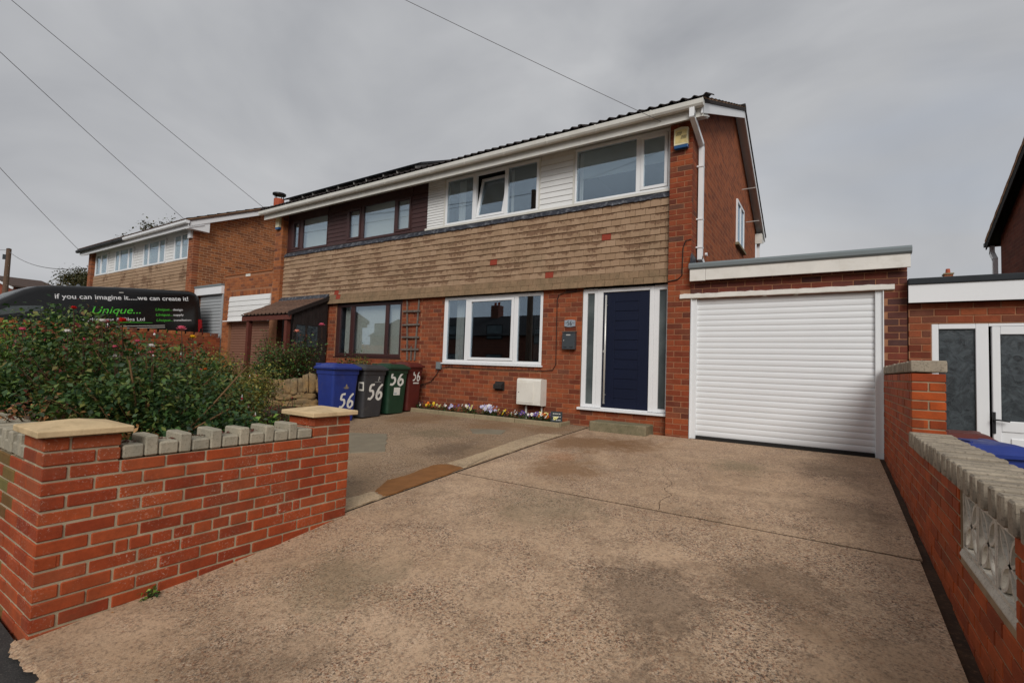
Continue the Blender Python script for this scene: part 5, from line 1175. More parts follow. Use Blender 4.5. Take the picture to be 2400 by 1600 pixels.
for a in range(4): cw.tube([(-17.2 + .16 * math.cos(a * 1.57), 3.6 + .16 * math.sin(a * 1.57), 7.42), (-17.2 + .2 * math.cos(a * 1.57), 3.6 + .2 * math.sin(a * 1.57), 7.63)], .018, 5)
cw.build('cowl', 'black', flo)
F2 = far_house('farthest brick house with white boarding and black gutter behind the van', -24.8, -20.16, [(-24.3, -22.95, [(-24.22, -23.75), (-23.6, -23.05)]), (-22.23, -20.47, [(-22.15, -21.8), (-21.7, -20.95), (-20.85, -20.55)])], [(-22.92, -22.26), (-20.45, -20.17)], -24.8, 'black', False)
t = thing('alarm_box', 'small white alarm box on the corner of the far brick house', 'alarm box', (-15.68, Y2 - .002, 4.9)); MB().prism([(-.1, -.16), (.1, -.16), (.1, .15), (0, .17), (-.1, .15)], 'y', -.07, 0).build('case', 'upvc', t)
t = thing('satellite_dish', 'dark grey satellite dish showing over the van roof', 'dish', (-25.5, -.3, 3.3))
dm_ = MB(); rr_ = []
for i in range(6):
    r_ = .55 * i / 5; rr_.append([(r_ * math.cos(2 * math.pi * j / 20), -.12 * (1 - (r_ / .55) ** 2), r_ * math.sin(2 * math.pi * j / 20)) for j in range(20)])
for i in range(5): dm_.add(rr_[i] + rr_[i + 1], [(j, (j + 1) % 20, 20 + (j + 1) % 20, 20 + j) for j in range(20)])
dm_.build('reflector', 'anthracite', t, True, fix=False); MB().tube([(0, 0.05, 0), (0, .3, -.2), (0, .3, -3)], .03, 8).build('mast', 'steel', t); MB().tube([(0, 0, -.5), (0, -.5, -.1)], .015, 6).build('arm', 'steel', t)

# ------------------------------------------------------------------ the van
V = thing('van', 'black panel van lettered in white and green parked on the far drive', 'van', (-15.2, -.2, .43)); V.rotation_euler = (math.atan(.113), 0, 0)
top = [(0, 2.33), (.06, 2.44), (.25, 2.49), (2.0, 2.53), (3.3, 2.52), (3.6, 2.49), (3.85, 2.40), (4.3, 2.13), (4.75, 1.82), (5.05, 1.56), (5.2, 1.42), (5.5, 1.28), (5.72, 1.08), (5.8, .8), (5.82, .5)]
def halfw(h, s):
    b = interp([(.3, .93), (.6, .985), (1.2, 1.0), (1.7, .985), (2.1, .94), (2.5, .86)], h)
    return b * interp([(0, .965), (.15, 1), (5.0, 1), (5.5, .94), (5.82, .8)], s)
st_ = [0, .03, .1, .25, .6, 1.2, 2, 2.8, 3.3, 3.6, 3.85, 4.1, 4.3, 4.55, 4.75, 5.05, 5.2, 5.5, 5.72, 5.8, 5.82]
secs = []
for s_ in st_:
    ht = interp(top, s_); hb = .38; row = []
    hs = [hb + (ht - .16 - hb) * i / 12 for i in range(13)]; pts = [(halfw(q, s_), q) for q in hs]
    w0 = pts[-1][0]
    for a in (.35, .7, 1.05, 1.35): pts.append((w0 * (1 - .17 * (1 - math.cos(a))), ht - .16 + .15 * math.sin(a)))
    pts.append((w0 * .4, ht)); full = pts + [(0, ht + .01)] + [(-a, b) for a, b in reversed(pts)]
    secs.append([(a, -s_, b) for a, b in full])
vm = MB(); nn = len(secs[0])
for i in range(len(secs) - 1): vm.add(secs[i] + secs[i + 1], [(j, j + 1, nn + j + 1, nn + j) for j in range(nn - 1)])
vm.add(secs[0], [tuple(range(nn))]); vm.add(secs[-1], [tuple(reversed(range(nn)))])
import bmesh
vme = vm.mesh('body', 'van_black'); b_ = bmesh.new(); b_.from_mesh(vme); bmesh.ops.remove_doubles(b_, verts=b_.verts, dist=.001); b_.to_mesh(vme); b_.free(); vme.polygons.foreach_set('use_smooth', [True] * len(vme.polygons))
link('body', vme, V); B(-.95, .95, -5.7, -.05, .3, .5).build('chassis', 'rubber', V)
def on_side(s_, h_, e=.004): return (halfw(h_, s_) + e, -s_, h_)
def side_patch(name, pts, mat, e=.006, parent=V):
    return MB().add([on_side(a, b, e) for a, b in pts], [tuple(range(len(pts)))]).build(name, mat, parent, fix=False)
side_patch('side_window', [(3.55, 1.35), (4.62, 1.35), (4.72, 1.5), (4.35, 1.86), (4.12, 1.98), (3.55, 2.0)], 'glass_dark').data.materials[0] = M['satin_glass']
side_patch('quarter_window', [(4.7, 1.35), (5.0, 1.35), (4.8, 1.5), (4.68, 1.5)], 'satin_glass')
wsm = MB(); ws = [3.95, 4.2, 4.45, 4.7, 4.98]
vs_ = []
for s_ in ws:
    ht = interp(top, s_)
    for f in (-.82, -.45, 0, .45, .82): vs_.append((f * halfw(ht - .1, s_), -s_ - .006, ht + (.018 if abs(f) < .8 else -.012)))
wsm.add(vs_, [(5 * i + j, 5 * i + j + 1, 5 * i + 6 + j, 5 * i + 5 + j) for i in range(4) for j in range(4)]).build('windscreen', 'satin_glass', V, True, fix=False)
for s_, a, b, nm in ((.45, 3.45, 2.3, 'roof_seam'),): 
    m = MB(); n = 20
    vs_ = []
    for i in range(n + 1): q = s_ + (a - s_) * i / n; vs_ += [on_side(q, 2.335, .003), on_side(q, 2.345, .003)]
    m.add(vs_, [(2 * i, 2 * i + 2, 2 * i + 3, 2 * i + 1) for i in range(n)]).build(nm, 'rubber', V, fix=False)
for h_ in (1.395, 1.45):
    m = MB(); vs_ = []
    for i in range(13): q = 1.0 + 1.6 * i / 12; vs_ += [on_side(q, h_, .012), on_side(q, h_ + .018, .012)]
    m.add(vs_, [(2 * i, 2 * i + 2, 2 * i + 3, 2 * i + 1) for i in range(12)]).build('door_rail', 'steel', V, fix=False)
MB().add([on_side(.0, 1.0, .004), on_side(.14, 1.0, .006), on_side(.10, 1.62, .006), on_side(.0, 1.62, .004)], [(0, 1, 2, 3)]).build('tail_light', 'red_lamp', V, fix=False)
B(.87, .945, -.02, .02, 1.0, 1.6).build('tail_light', 'red_lamp', V)
side_patch('door_handle', [(3.5, 1.2), (3.7, 1.2), (3.7, 1.25), (3.5, 1.25)], 'rubber', .01); side_patch('marker_lamp', [(1.9, 2.36), (2.0, 2.36), (2.0, 2.375), (1.9, 2.375)], 'white_mark', .012)
for s_ in (1.1, 4.85):
    for sx in (-1, 1):
        wv = MB().tube([(sx * .78, -s_, .34), (sx * .99, -s_, .34)], .34, 24).build('wheel', 'rubber', V); MB().tube([(sx * .985, -s_, .34), (sx * 1.0, -s_, .34)], .2, 18).build('rim', 'steel', wv)
for sx in (1, -1): MB().tube([(sx * .98, -4.72, 1.45), (sx * 1.12, -4.76, 1.47)], .03, 8).build('mirror_arm', 'rubber', V); B(min(sx * 1.08, sx * 1.28), max(sx * 1.08, sx * 1.28), -4.82, -4.7, 1.38, 1.72).build('mirror', 'rubber', V)
def vtext(txt, s0, h_, width, size, mat, shear=0, bold=0.0):
    o = put_text(txt, size, mat, V, (0, -s0, h_), (0, 1, 0), (0, 0, 1), width=width, shear=shear, extr=.0, bold=bold)
    for v in o.data.vertices: v.co.x = halfw(v.co.z, -v.co.y) + .008
    return o
line = vtext('if you can imagine it.....we can create it!', 3.32, 2.175, 3.0, .17, 'van_white', 0, .002)
lb_ = bmesh.new(); lb_.from_mesh(line.data); seen = set(); isl = []
for v in lb_.verts:
    if v.index in seen: continue
    stack = [v]; seen.add(v.index); cur = []
    while stack:
        q = stack.pop(); cur.append(q)
        for e in q.link_edges:
            o2 = e.other_vert(q)
            if o2.index not in seen: seen.add(o2.index); stack.append(o2)
    isl.append((min(q.co.y for q in cur), max(q.co.y for q in cur), cur))
isl.sort(key=lambda q: q[0]); words = []
for a, b, cur in isl:
    if words and a - words[-1][0] < .042: words[-1][0] = max(words[-1][0], b); words[-1][1].extend(cur)
    else: words.append([b, list(cur)])
for _, cur in words:
    ids = {v.index: i for i, v in enumerate(cur)}; fs = [tuple(ids[v.index] for v in f.verts) for f in lb_.faces if f.verts[0].index in ids]
    MB().add([v.co.copy() for v in cur], fs).build('word', 'van_white', V, fix=False)
lb_.free(); bpy.data.objects.remove(line)
vtext('Unique...', 2.62, 1.80, 1.06, .27, 'van_green', .35)
vtext('Bathrooms & Tiles Ltd', 2.83, 1.60, 1.35, .13, 'van_white', 0, .001)
m = MB(); vs_ = []
for i in range(13): q = 2.8 - 1.5 * i / 12; vs_ += [on_side(q, 1.535 + .02 * math.sin(i / 12 * math.pi), .008), on_side(q, 1.543 + .026 * math.sin(i / 12 * math.pi), .008)]
m.add(vs_, [(2 * i, 2 * i + 2, 2 * i + 3, 2 * i + 1) for i in range(12)]).build('underline', 'van_green', V, fix=False)
for i, (wd_, z_) in enumerate((('design', 1.88), ('supply', 1.73), ('installation', 1.575))):
    vtext('Unique...', 1.2, z_, .42, .1, 'van_green', .35); vtext(wd_, .76, z_, (.26, .27, .46)[i], .085, 'van_white', 0, .001)
vtext('2207', .95, 1.19, .36, .12, 'van_green')

# ------------------------------------------------------------------ poles and overhead wires
def pole(label, x, y, z0, z1, r, steps=True):
    t = thing('telegraph_pole', label, 'pole', (x, y, z0)); MB().tube([(0, 0, 0), (0, 0, z1 - z0)], [r, r * .72], 12).build('post', 'pole_wood', t)
    MB().tube([(0, 0, z1 - z0), (0, 0, z1 - z0 + .05)], [r * .8, r * .3], 12).build('cap', 'rubber', t); B(-.05, .05, -r * 1.5, -r * .6, z1 - z0 - .9, z1 - z0 - .5).build('terminal_box', 'anthracite', t)
    for i in range(8):
        sx = 1 if i % 2 else -1; MB().tube([(sx * r * .6, 0, z1 - z0 - 1 - i * .4), (sx * (r + .12), 0, z1 - z0 - 1 - i * .4)], .012, 5).build('step_iron', 'steel', t)
    return t
pole('wooden telegraph pole across the road that carries the house wires', -9.03, -9.9, -.6, 8.6, .15)
pole('distant telegraph pole above the windscreen of the van', -54.5, 3.0, 0, 9.1, .22)
def wire(label, a, b, sag, r):
    a, b = Vector(a), Vector(b); pts = []
    for i in range(25): f = i / 24; q = a.lerp(b, f); q.z -= sag * 4 * f * (1 - f); pts.append(q)
    o = MB().tube(pts, r, 5).build('overhead_wire', 'wire_grey', None, True); return tag(o, label, 'wire', 'wires to the houses')
PT = (-9.03, -9.9, 8.5)
wire('overhead wire running down to the gutter above the navy front door', PT, (-.42, -.27, 4.80), .12, .004)
wire('overhead wire ending at the left end of the adjoining house gutter', PT, (-11.1, -.3, 4.93), .06, .0055)
wire('overhead wire ending at the right end of the far house gutter', PT, (-15.6, -.5, 5.3), .1, .0065)
wire('overhead wire ending at the black gutter of the farthest house', PT, (-24.9, -.5, 5.2), .2, .008)
wire('thin wire from the distant pole towards the farthest house', (-54.5, 3, 8.9), (-24.9, -.2, 4.5), .5, .018)
wire('thin wire leaving the distant pole out of the left edge', (-54.5, 3, 9.0), (-70, -12, 9.2), .4, .018)

# ------------------------------------------------------------------ plants
def leaf_cloud(name, mat, parent, centres, n, size, spread, aspect=.55, droop=.2, smin=.6):
    # each leaf is a small folded blade: 6 vertices, 2 quads
    ci = NR.randint(0, len(centres), n); C_ = np.array(centres)[ci]
    sp = np.array(spread) if np.ndim(spread) else np.array([spread] * 3)
    pos = C_ + NR.normal(0, 1, (n, 3)) * sp
    az = NR.uniform(0, 2 * np.pi, n); el = NR.normal(-droop, .55, n); roll = NR.normal(0, .5, n)
    d = np.stack([np.cos(az) * np.cos(el), np.sin(az) * np.cos(el), np.sin(el)], 1)
    up = np.array([0, 0, 1.0]); s_ = np.cross(d, up); s_ /= np.linalg.norm(s_, axis=1)[:, None] + 1e-9; u_ = np.cross(s_, d)
    s2 = s_ * np.cos(roll)[:, None] + u_ * np.sin(roll)[:, None]; u2 = -s_ * np.sin(roll)[:, None] + u_ * np.cos(roll)[:, None]
    L_ = (size * NR.uniform(.4, 1.45, n))[:, None]; W_ = L_ * aspect / 2; fold = .25
    v = np.stack([pos, pos + d * L_ * .45 + s2 * W_ + u2 * W_ * fold, pos + d * L_ * .5, pos + d * L_ * .45 - s2 * W_ + u2 * W_ * fold, pos + d * L_ - u2 * L_ * .08], 1).reshape(-1, 3)
    base = np.arange(n)[:, None] * 5
    f = np.concatenate([base + np.array([0, 1, 4, 2]), base + np.array([0, 2, 4, 3])], 0)
    me = bpy.data.meshes.new(name); me.vertices.add(len(v)); me.vertices.foreach_set('co', v.ravel()); me.loops.add(f.size); me.loops.foreach_set('vertex_index', f.ravel().astype(np.int32))
    me.polygons.add(len(f)); me.polygons.foreach_set('loop_start', np.arange(0, f.size, 4, dtype=np.int32)); me.update(calc_edges=True); me.validate(); me.materials.append(M[mat])
    o = link(name, me, parent); o['kind'] = 'stuff'; return o
def shrub(name, label, base, h, rad, mats, leaves, size, stems=14, seed=1, cat='shrub', group=None, lean=(0, 0), smat='stem_dark', droop=.25, low=.35, aspect=.6, tight=.09):
    rr = random.Random(seed); t = thing(name, label, cat, base, 0, group); m = MB(); tips = []
    for i in range(stems):
        a = rr.uniform(0, 6.283); r_ = rad * math.sqrt(rr.random()); hh = h * rr.uniform(.5, .95) * (1 - .3 * (r_ / rad) ** 2) * (1.22 if i % 6 == 0 else 1)
        ex, ey = r_ * math.cos(a) + lean[0] * hh, r_ * math.sin(a) + lean[1] * hh
        pts = [(.12 * ex * rr.random(), .12 * ey * rr.random(), -.05), (.35 * ex, .35 * ey, hh * .45), (.75 * ex, .75 * ey, hh * .8), (ex, ey, hh)]
        m.tube(pts, [.009, .007, .005, .002], 5, False)
        for k_ in range(9):
            f = low + (1 - low) * k_ / 8; q = Vector(pts[0]).lerp(Vector(pts[1]), f / .45) if f < .45 else (Vector(pts[1]).lerp(Vector(pts[2]), (f - .45) / .35) if f < .8 else Vector(pts[2]).lerp(Vector(pts[3]), (f - .8) / .2))
            tips.append(tuple(q + Vector((rr.gauss(0, rad * .13), rr.gauss(0, rad * .13), rr.gauss(0, h * .05)))))
    m.build('stems', smat, t, True, fix=False)
    for mat, frac in mats: 
        sub = tips if frac > .5 else rr.sample(tips, max(3, int(len(tips) * max(frac * 1.6, .12))))
        leaf_cloud('foliage', mat, t, sub, int(leaves * frac), size, tight * (1.0 if h > .5 else .6), aspect, droop)
    return t, tips
def rose(parent, loc, r, mat):
    m = MB(); rr = random.Random(hash(loc) & 255)
    for ring, (n, tilt, rr_) in enumerate(((5, .35, .9), (5, .8, .85), (5, 1.15, .75), (4, 1.4, .6))):
        for i in range(n):
            a = 6.283 * i / n + ring * .6 + rr.uniform(-.2, .2); c, s_ = math.cos(a), math.sin(a); w_ = r * rr_ * .62
            base = Vector((0, 0, 0)); out = Vector((c * math.cos(tilt), s_ * math.cos(tilt), math.sin(tilt))) * r * (rr_ * .6 + .4); sd_ = Vector((-s_, c, 0)) * w_
            mid = out * .6; m.add([base, mid + sd_ * .8, out * .95 + sd_ * .55 + Vector((0, 0, .12 * r)), out * 1.05, out * .95 - sd_ * .55 + Vector((0, 0, .12 * r)), mid - sd_ * .8], [(0, 1, 2, 3), (0, 3, 4, 5)])
    m.cur = 1; m.tube([(0, 0, 0), (.01, .01, -.12), (0, .02, -.26)], [.003, .004, .005], 5, False)
    return m.build('rose', [mat, 'stem_dark'], parent, loc=loc, fix=False)
def fuchsia(parent, loc, s_=.028):
    m = MB()
    m.tube([(0, 0, s_ * 1.6), (0, 0, s_ * .9), (0, 0, 0)], [s_ * .12, s_ * .22, s_ * .25], 6)
    for i in range(4):
        a = 6.283 * i / 4 + .4; c, q = math.cos(a), math.sin(a); m.add([(0, 0, 0), (c * s_ * .5 - q * s_ * .25, q * s_ * .5 + c * s_ * .25, s_ * .1), (c * s_ * 1.1, q * s_ * 1.1, s_ * .35), (c * s_ * .5 + q * s_ * .25, q * s_ * .5 - c * s_ * .25, s_ * .1)], [(0, 1, 2, 3)])
    m.cur = 1
    m.tube([(0, 0, 0), (0, 0, -s_ * .55), (0, 0, -s_ * .9)], [s_ * .25, s_ * .5, s_ * .45], 7)
    return m.build('fuchsia_flower', ['pet_crimson', 'pet_white'] if R.random() < .5 else ['pet_white', 'pet_crimson'], parent, loc=loc, fix=False)
SB = .12
def blooms(sh, tips, n, mats, r, seed):
    q_ = random.Random(seed); hi = sorted(tips, key=lambda p: -p[2])[:max(n * 3, 12)]
    for p in q_.sample(hi, n): rose(sh, (p[0] + .03, p[1] - .03, p[2] + q_.uniform(.02, .08)), r * q_.uniform(.6, 1.1), q_.choice(mats))
sh, tips = shrub('rose_bush', 'large dark green rose bush behind the near capped pillar', (-2.75, -5.95, SB), .96, .62, [('leaf_rose', .62), ('leaf_dark', .2), ('leaf_fuchsia', .18)], 13000, .041, 34, 11, smat='stem', tight=.065)
rose(sh, (.36, .05, 1.0), .04, 'pet_pink'); blooms(sh, tips, 5, ['pet_pink', 'pet_white', 'pet_peach'], .03, 1)
sh, tips = shrub('rose_bush', 'rose bush with reddish young shoots in front of the van windscreen', (-3.5, -6.1, SB), 1.2, .62, [('leaf_rose', .6), ('leaf_red', .22), ('leaf_fuchsia', .18)], 12500, .039, 34, 12, tight=.065)
rose(sh, (.42, .05, 1.06), .045, 'pet_red'); rose(sh, (-.0, -.15, 1.16), .03, 'pet_red'); blooms(sh, tips, 7, ['pet_red', 'pet_white', 'pet_pink', 'pet_peach'], .034, 2)
sh, tips = shrub('rose_bush', 'broad green rose bush with a yellow flower in front of the brick wall', (-3.35, -5.35, SB), .74, .5, [('leaf_rose', .6), ('leaf_dark', .2), ('leaf_yellow', .2)], 10000, .041, 28, 13, tight=.06)
rose(sh, (-.1, .0, .98), .036, 'pet_yellow'); blooms(sh, tips, 3, ['pet_pink', 'pet_orange'], .02, 3)
sh, tips = shrub('shrub', 'dense green shrub at the left picture edge behind the street wall', (-4.5, -6.15, SB), 1.3, .62, [('leaf_lime', .12), ('leaf_dark', .4), ('leaf_rose', .48)], 10000, .046, 26, 14, tight=.07)
sh, tips = shrub('shrub', 'lighter green shrub in the lower left corner of the garden beside the van cab', (-5.35, -6.25, SB), 1.2, .5, [('leaf_lime', .35), ('leaf_rose', .65)], 8000, .044, 22, 24, tight=.07)
sh, tips = shrub('fuchsia_bush', 'fuchsia bush with red and white hanging flowers left of the stone wall', (-3.0, -5.1, SB), .52, .38, [('leaf_fuchsia', .8), ('leaf_yellow', .2)], 8000, .03, 24, 15, tight=.07)
rr = random.Random(3)
for q in rr.sample(tips, 22): fuchsia(sh, (q[0] + rr.uniform(-.05, .1), q[1] - rr.uniform(.0, .12), q[2] + rr.uniform(-.02, .06)), .017)
sh, tips = shrub('fuchsia_bush', 'yellowing fuchsia bush right beside the upright stones of the stone wall', (-4.8, -4.0, SB), .76, .36, [('leaf_yellow', .65), ('leaf_fuchsia', .35)], 6000, .032, 20, 16, tight=.07)
for q in rr.sample(tips, 12): fuchsia(sh, (q[0] + rr.uniform(.0, .1), q[1] - rr.uniform(.0, .12), q[2]), .018)
sh, tips = shrub('fuchsia_bush', 'tall fuchsia with small flowers rising over the rose bushes in front of the van', (-3.9, -5.45, SB), 1.04, .58, [('leaf_rose', .75), ('leaf_fuchsia', .25)], 9500, .036, 28, 17, tight=.065)
for q in rr.sample(sorted(tips, key=lambda p: -p[2])[:40], 12): fuchsia(sh, (q[0] + .06, q[1] - .06, q[2] + .05), .02)
sh, tips = shrub('shrub', 'low dark shrub with pale undersides just behind the castellated coping', (-2.15, -5.8, SB), .46, .34, [('leaf_dark', .6), ('leaf_rose', .4)], 3400, .046, 14, 18)
sh, tips = shrub('shrub', 'feathery brown-green plant in front of the lower courses of the stone wall', (-3.2, -4.55, SB), .38, .34, [('leaf_fuchsia', .5), ('leaf_red', .3), ('leaf_yellow', .2)], 1500, .022, 20, 19, tight=.07)
for q in rr.sample(tips, 8): rose(sh, (q[0], q[1], q[2] + .02), .012, 'pet_crimson')
sh, tips = shrub('leafy_plant', 'bright lime-green leafy plant beside the far capped pillar', (-1.98, -5.12, SB), .38, .2, [('leaf_lime', 1.0)], 1000, .06, 12, 20, cat='plant', aspect=.85, tight=.05)
sh, tips = shrub('leafy_plant', 'mid-green leafy plant behind the middle of the castellated coping', (-1.98, -5.5, SB), .34, .18, [('leaf_lime', .7), ('leaf_dark', .3)], 700, .06, 10, 21, cat='plant', aspect=.8, tight=.05)
sh, tips = shrub('dead_plant', 'patch of withered tan leaves and cut stems behind the near pillar', (-2.3, -6.2, SB), .42, .3, [('leaf_dead', .6), ('leaf_dark', .4)], 420, .042, 14, 22, cat='plant', smat='stem')
sh, tips = shrub('dead_plant', 'withered brown stems leaning over the street coping at the left edge', (-3.0, -6.55, .3), .25, .35, [('leaf_dead', .7), ('leaf_red', .3)], 420, .035, 14, 23, cat='plant', smat='stem')
for i, (a, b) in enumerate((((-2.55, -6.1, .25), (-2.3, -6.25, .88)), ((-2.2, -6.05, .2), (-1.98, -5.6, .86)), ((-2.5, -6.2, .2), (-2.75, -6.35, .7)), ((-2.2, -6.1, .25), (-1.9, -5.75, .55)))):
    o = MB().tube([a, tuple((p + q) / 2 + .02 for p, q in zip(a, b)), b], [.008, .007, .006], 6).build('pruned_stem', 'stem', None, True); tag(o, ['upright pruned tan stem right behind the near pillar cap', 'long slanting pruned stem right of the near pillar cap', 'pruned stem leaning left behind the near pillar cap', 'short low pruned stem above the castellated coping'][i], 'stem')
sh, tips = shrub('weed', 'small green weed at the foot of the near brick wall', (WX + .03, -6.33, G(-6.33)), .05, .05, [('leaf_lime', .4), ('leaf_dark', .6)], 60, .03, 6, 41, cat='plant', tight=.03)
# neighbour's planting behind the stone wall
sh, tips = shrub('rose_bush', 'tall thin rose bush with pale pink flowers in front of the porch', (-7.6, -1.55, .3), 1.15, .62, [('leaf_rose', .7), ('leaf_red', .3)], 5000, .05, 18, 31)
rose(sh, (-.12, .1, 1.2), .075, 'pet_peach'); rose(sh, (.5, .25, 1.34), .075, 'pet_pink'); rose(sh, (-.3, -.2, .55), .04, 'pet_pink')
sh, tips = shrub('shrub', 'dark evergreen shrub behind the stone wall left of the blue bin', (-8.3, -1.4, .3), .85, .75, [('leaf_dark', .8), ('leaf_rose', .2)], 6500, .05, 22, 32)
sh, tips = shrub('climbing_plant', 'thin climbing plant in front of the dark porch opening', (-9.1, -1.1, .3), 1.4, .38, [('leaf_rose', .6), ('leaf_fuchsia', .4)], 1400, .045, 12, 33, cat='plant')
sh, tips = shrub('shrub', 'yellow-green shrub in front of the brown garage shutter', (-8.9, -2.3, .25), .8, .6, [('leaf_yellow', .6), ('leaf_fuchsia', .4)], 4500, .04, 18, 34)
sh, tips = shrub('hedge_shrub', 'small yellow-green clipped shrub under the brown ground floor window', (-7.15, -.2, .3), .85, .36, [('leaf_yellow', .45), ('leaf_lime', .25), ('leaf_fuchsia', .3)], 3000, .035, 18, 35, tight=.07)
sh, tips = shrub('shrub', 'dark shrub between the blue bin and the porch side panel', (-6.75, -1.0, .3), .72, .42, [('leaf_dark', .7), ('leaf_red', .3)], 3000, .045, 14, 36)
# pansies in the flower bed
def pansy(label, x, mats, n, seed, h=.1):
    rr = random.Random(seed); t = thing('pansy_plant', label, 'flower', (x, -.12 + rr.uniform(-.05, .05), 0.0), 0, 'pansies in the flower bed')
    leaf_cloud('foliage', 'leaf_dark', t, [(rr.uniform(-.09, .09), rr.uniform(-.07, .07), rr.uniform(.02, .08)) for _ in range(12)], 190, .034, .028, .6, .1)
    for i in range(n):
        mat = rr.choice(mats); m = MB(); s_ = .023 * rr.uniform(.8, 1.15); az = rr.uniform(-.9, .3); d = Vector((math.sin(az) * .8, -math.cos(az), .45)).normalized(); u = Vector((0, 0, 1)); r_ = d.cross(u).normalized(); u = r_.cross(d)
        for (cx, cy, q) in ((-.45, .5, .62), (.45, .5, .62), (-.62, -.15, .6), (.62, -.15, .6), (0, -.6, .75)):
            vs_ = [d * .002 + (r_ * (cx + q * math.cos(6.283 * j / 7)) + u * (cy + q * math.sin(6.283 * j / 7))) * s_ for j in range(7)]; m.add(vs_, [tuple(range(7))])
        m.cur = 1; m.add([d * .005 + (r_ * .3 * math.cos(6.283 * j / 6) + u * (.3 * math.sin(6.283 * j / 6) - .1)) * s_ for j in range(6)], [tuple(range(6))])
        m.build('flower', [mat, 'pet_yellow' if mat not in ('pet_yellow', 'pet_lemon') else 'pet_eye'], t, loc=(rr.uniform(-.1, .1), rr.uniform(-.1, .05), h * rr.uniform(.8, 1.5)), fix=False)
PL = [('dark pansies beside the red-brown bin', -5.35, ['pet_eye', 'pet_white'], 4), ('yellow pansy near the left end of the bed', -5.05, ['pet_yellow', 'pet_orange'], 5), ('white and dark pansies second from the left', -4.78, ['pet_white', 'pet_lemon'], 5), ('purple pansies in the left part of the bed', -4.5, ['pet_purple', 'pet_lilac'], 6),
      ('purple and white pansy left of the big white cluster', -4.2, ['pet_purple', 'pet_white'], 4), ('dark purple pansies just left of the pale cluster', -3.95, ['pet_purple', 'pet_eye', 'pet_lemon'], 5), ('largest cluster of pale lilac pansies', -3.68, ['pet_lilac', 'pet_white', 'pet_lilac'], 16), ('pale lilac pansies at the right of the big cluster', -3.47, ['pet_lilac', 'pet_lilac', 'pet_purple'], 11),
      ('big pale lemon and maroon pansies in mid bed', -3.22, ['pet_lemon', 'pet_maroon', 'pet_yellow'], 6), ('white and maroon pansies left of the meter box', -3.0, ['pet_white', 'pet_maroon'], 6), ('dark purple pansies below the meter box', -2.8, ['pet_purple', 'pet_eye'], 6), ('violet pansies below the meter pipes', -2.62, ['pet_purple', 'pet_white'], 6),
      ('white pansies right of the meter pipes', -2.48, ['pet_white', 'pet_lemon', 'pet_lilac'], 6), ('maroon and orange pansies near the right end', -2.36, ['pet_maroon', 'pet_orange'], 7), ('lemon pansies in front of the slate sign', -2.22, ['pet_lemon', 'pet_white', 'pet_purple'], 7)]
for i, (lb, x, ms, n) in enumerate(PL): pansy(lb, x, ms, int(n * 1.5), 50 + i, .13 if 'cluster' in lb else .095)
# fallen leaves and grit
m = MB()
for i in range(160):
    y = R.uniform(-6.8, -.2); x = R.choice((R.gauss(2.31, .02), R.uniform(-1.5, 2.2) if R.random() < .12 else 2.31, WX + .03 + abs(R.gauss(0, .03)) if y < -5 else 2.31)); s_ = R.uniform(.006, .016); a = R.uniform(0, 6.28); z = G(y) + (.006 if x < 2.28 else -.025)
    m.add([(x + s_ * math.cos(a), y + s_ * math.sin(a), z), (x - s_ * math.sin(a) * .5, y + s_ * math.cos(a) * .5, z + .006), (x - s_ * math.cos(a), y - s_ * math.sin(a), z + .002), (x + s_ * math.sin(a) * .5, y - s_ * math.cos(a) * .5, z + .004)], [(0, 1, 2, 3)])
o = stuff(m.build('leaf_litter', 'leaf_dead', None, fix=False)); o['label'] = 'scattered dead leaves along the foot of the walls'; o['category'] = 'leaves'
m = MB()
for i in range(70):
    k_ = R.choice((-6.45, -6.27, -6.08, -5.9, -5.71, -5.53)); y = k_ + R.gauss(0, .03); x = WX - R.uniform(.06, .17); s_ = R.uniform(.008, .02); a = R.uniform(0, 6.28); z = .411
    m.add([(x + s_ * math.cos(a), y + s_ * math.sin(a), z), (x - s_ * math.sin(a) * .5, y + s_ * math.cos(a) * .5, z + .008), (x - s_ * math.cos(a), y - s_ * math.sin(a), z + .002), (x + s_ * math.sin(a) * .5, y - s_ * math.cos(a) * .5, z + .006)], [(0, 1, 2, 3)])
o = stuff(m.build('leaf_litter', 'leaf_red', None, fix=False)); o['label'] = 'red dead leaves lying on the low coping blocks'; o['category'] = 'leaves'

# ------------------------------------------------------------------ far trees, far house, houses opposite (seen in the windows)
def tree(label, base, h, cr, seed, cz):
    rr = random.Random(seed); t = thing('tree', label, 'tree', base); m = MB(); m.tube([(0, 0, 0), (.1, 0, h * .3), (0, .1, h * .6)], [.28, .22, .12], 8); tips = []
    for i in range(26):
        a = rr.uniform(0, 6.283); e = rr.uniform(-.3, 1.4); r_ = cr * rr.uniform(.6, 1.0); q = (r_ * math.cos(a) * math.cos(e), r_ * math.sin(a) * math.cos(e), cz + r_ * math.sin(e) * .8)
        m.tube([(0, 0, h * rr.uniform(.35, .6)), (q[0] * .5, q[1] * .5, (q[2] + h * .5) / 2), q], [.07, .04, .015], 5, False)
        for k_ in range(4): tips.append((q[0] * rr.uniform(.6, 1.1), q[1] * rr.uniform(.6, 1.1), q[2] + rr.uniform(-.4, .4)))
    m.build('trunk', 'stem_dark', t, True, fix=False); leaf_cloud('crown', 'leaf_tree', t, tips, 5200, .17, .28, .6); return t
tree('bushy tree behind the left end of the farthest house', (-49.3, 6.2, .3), 7, 2.1, 5, 5.4)
tree('tree showing above the gutter of the farthest house', (-44.2, 9.6, .3), 11.5, 3.0, 6, 8.9)
t = thing('brick_house', 'far red brick house with white verge at the left picture edge', 'house', (-66, 5, 0))
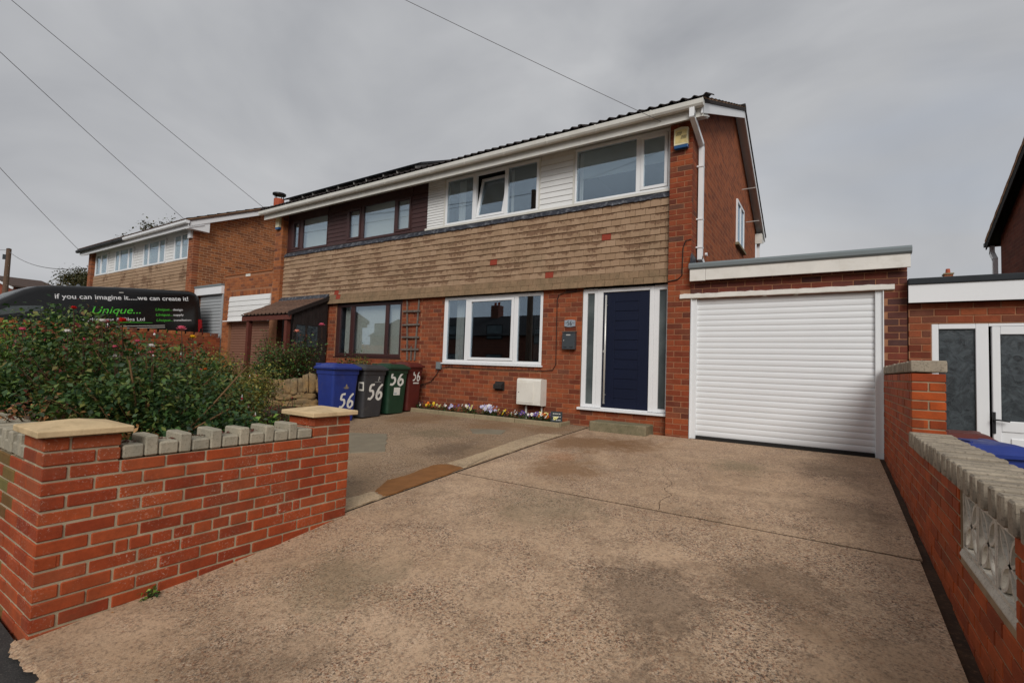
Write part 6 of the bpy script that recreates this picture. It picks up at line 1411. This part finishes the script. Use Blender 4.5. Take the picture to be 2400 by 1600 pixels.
MB().prism([(-9, -1), (5, -1), (5, 6.5), (-3, 7.9), (-9, 7.5)], 'y', 0, 3).build('wall', 'brick_far_front', t); MB().prism([(5.4, 6.6), (5.4, 6.75), (-3, 8.35), (-3, 8.2)], 'y', -.4, 3.4).build('roof', 'roof_tile', t); MB().prism([(5.4, 6.4), (5.4, 6.6), (-3, 8.2), (-3, 8.0)], 'y', -.45, -.35).build('barge_board', 'upvc', t)
def opposite(label, x0, x1, y, zr, chx):  # dark brick, roof and frame colours carry the shade of these fronts
    t = thing('terraced_house', label, 'house', (0, y, 0)); zb = PV((x0 + x1) / 2, -20) - .3; ze = zr - 1.9
    B(x0, x1, -7, 0, zb - 1, ze).build('wall', 'brick_dark_gable', t); MB().prism([(.35, ze - .1), (-3.5, zr), (-7.35, ze - .1)], 'x', x0, x1).build('roof', 'roof_tile_dark', t)
    c = B(chx - .4, chx + .4, -3.9, -3.1, zr - .4, zr + .95).build('chimney', 'brick_dark_gable', t)
    for d_ in (-.2, .2): MB().tube([(chx + d_, -3.5, zr + .95), (chx + d_, -3.5, zr + 1.25)], .11, 10).build('pot', 'terracotta', c)
    a = MB().tube([(chx + .3, -3.5, zr + .9), (chx + .3, -3.5, zr + 2.4)], .03, 5); a.tube([(chx - .5, -3.5, zr + 2.3), (chx + 1.0, -3.5, zr + 2.45)], .025, 5); a.build('aerial', 'steel', c)
    n = max(2, int((x1 - x0) / 3)); wq = (x1 - x0) / n
    for i in range(n):
        for zz in (zb + 1.0, zb + 3.4):
            w_ = B(x0 + wq * i + .6, x0 + wq * i + 2.2, .0, .06, zz, zz + 1.2).build('window', 'rubber', t); B(x0 + wq * i + .68, x0 + wq * i + 2.12, .061, .07, zz + .08, zz + 1.12).build('pane', 'satin_glass', w_)
    return t
for i, (x0, chx) in enumerate(((-36, -31), (-27, -23.4), (-18, -19.8), (-9, -5), (0, 4), (9, 13))):
    opposite(['leftmost', 'second', 'third', 'fourth', 'fifth', 'rightmost'][i] + ' of the brick houses across the road, mirrored in the windows', x0, x0 + 8.95, -24.5, 5.45 - .02 * i, max(x0 + .6, min(x0 + 8.3, chx)))
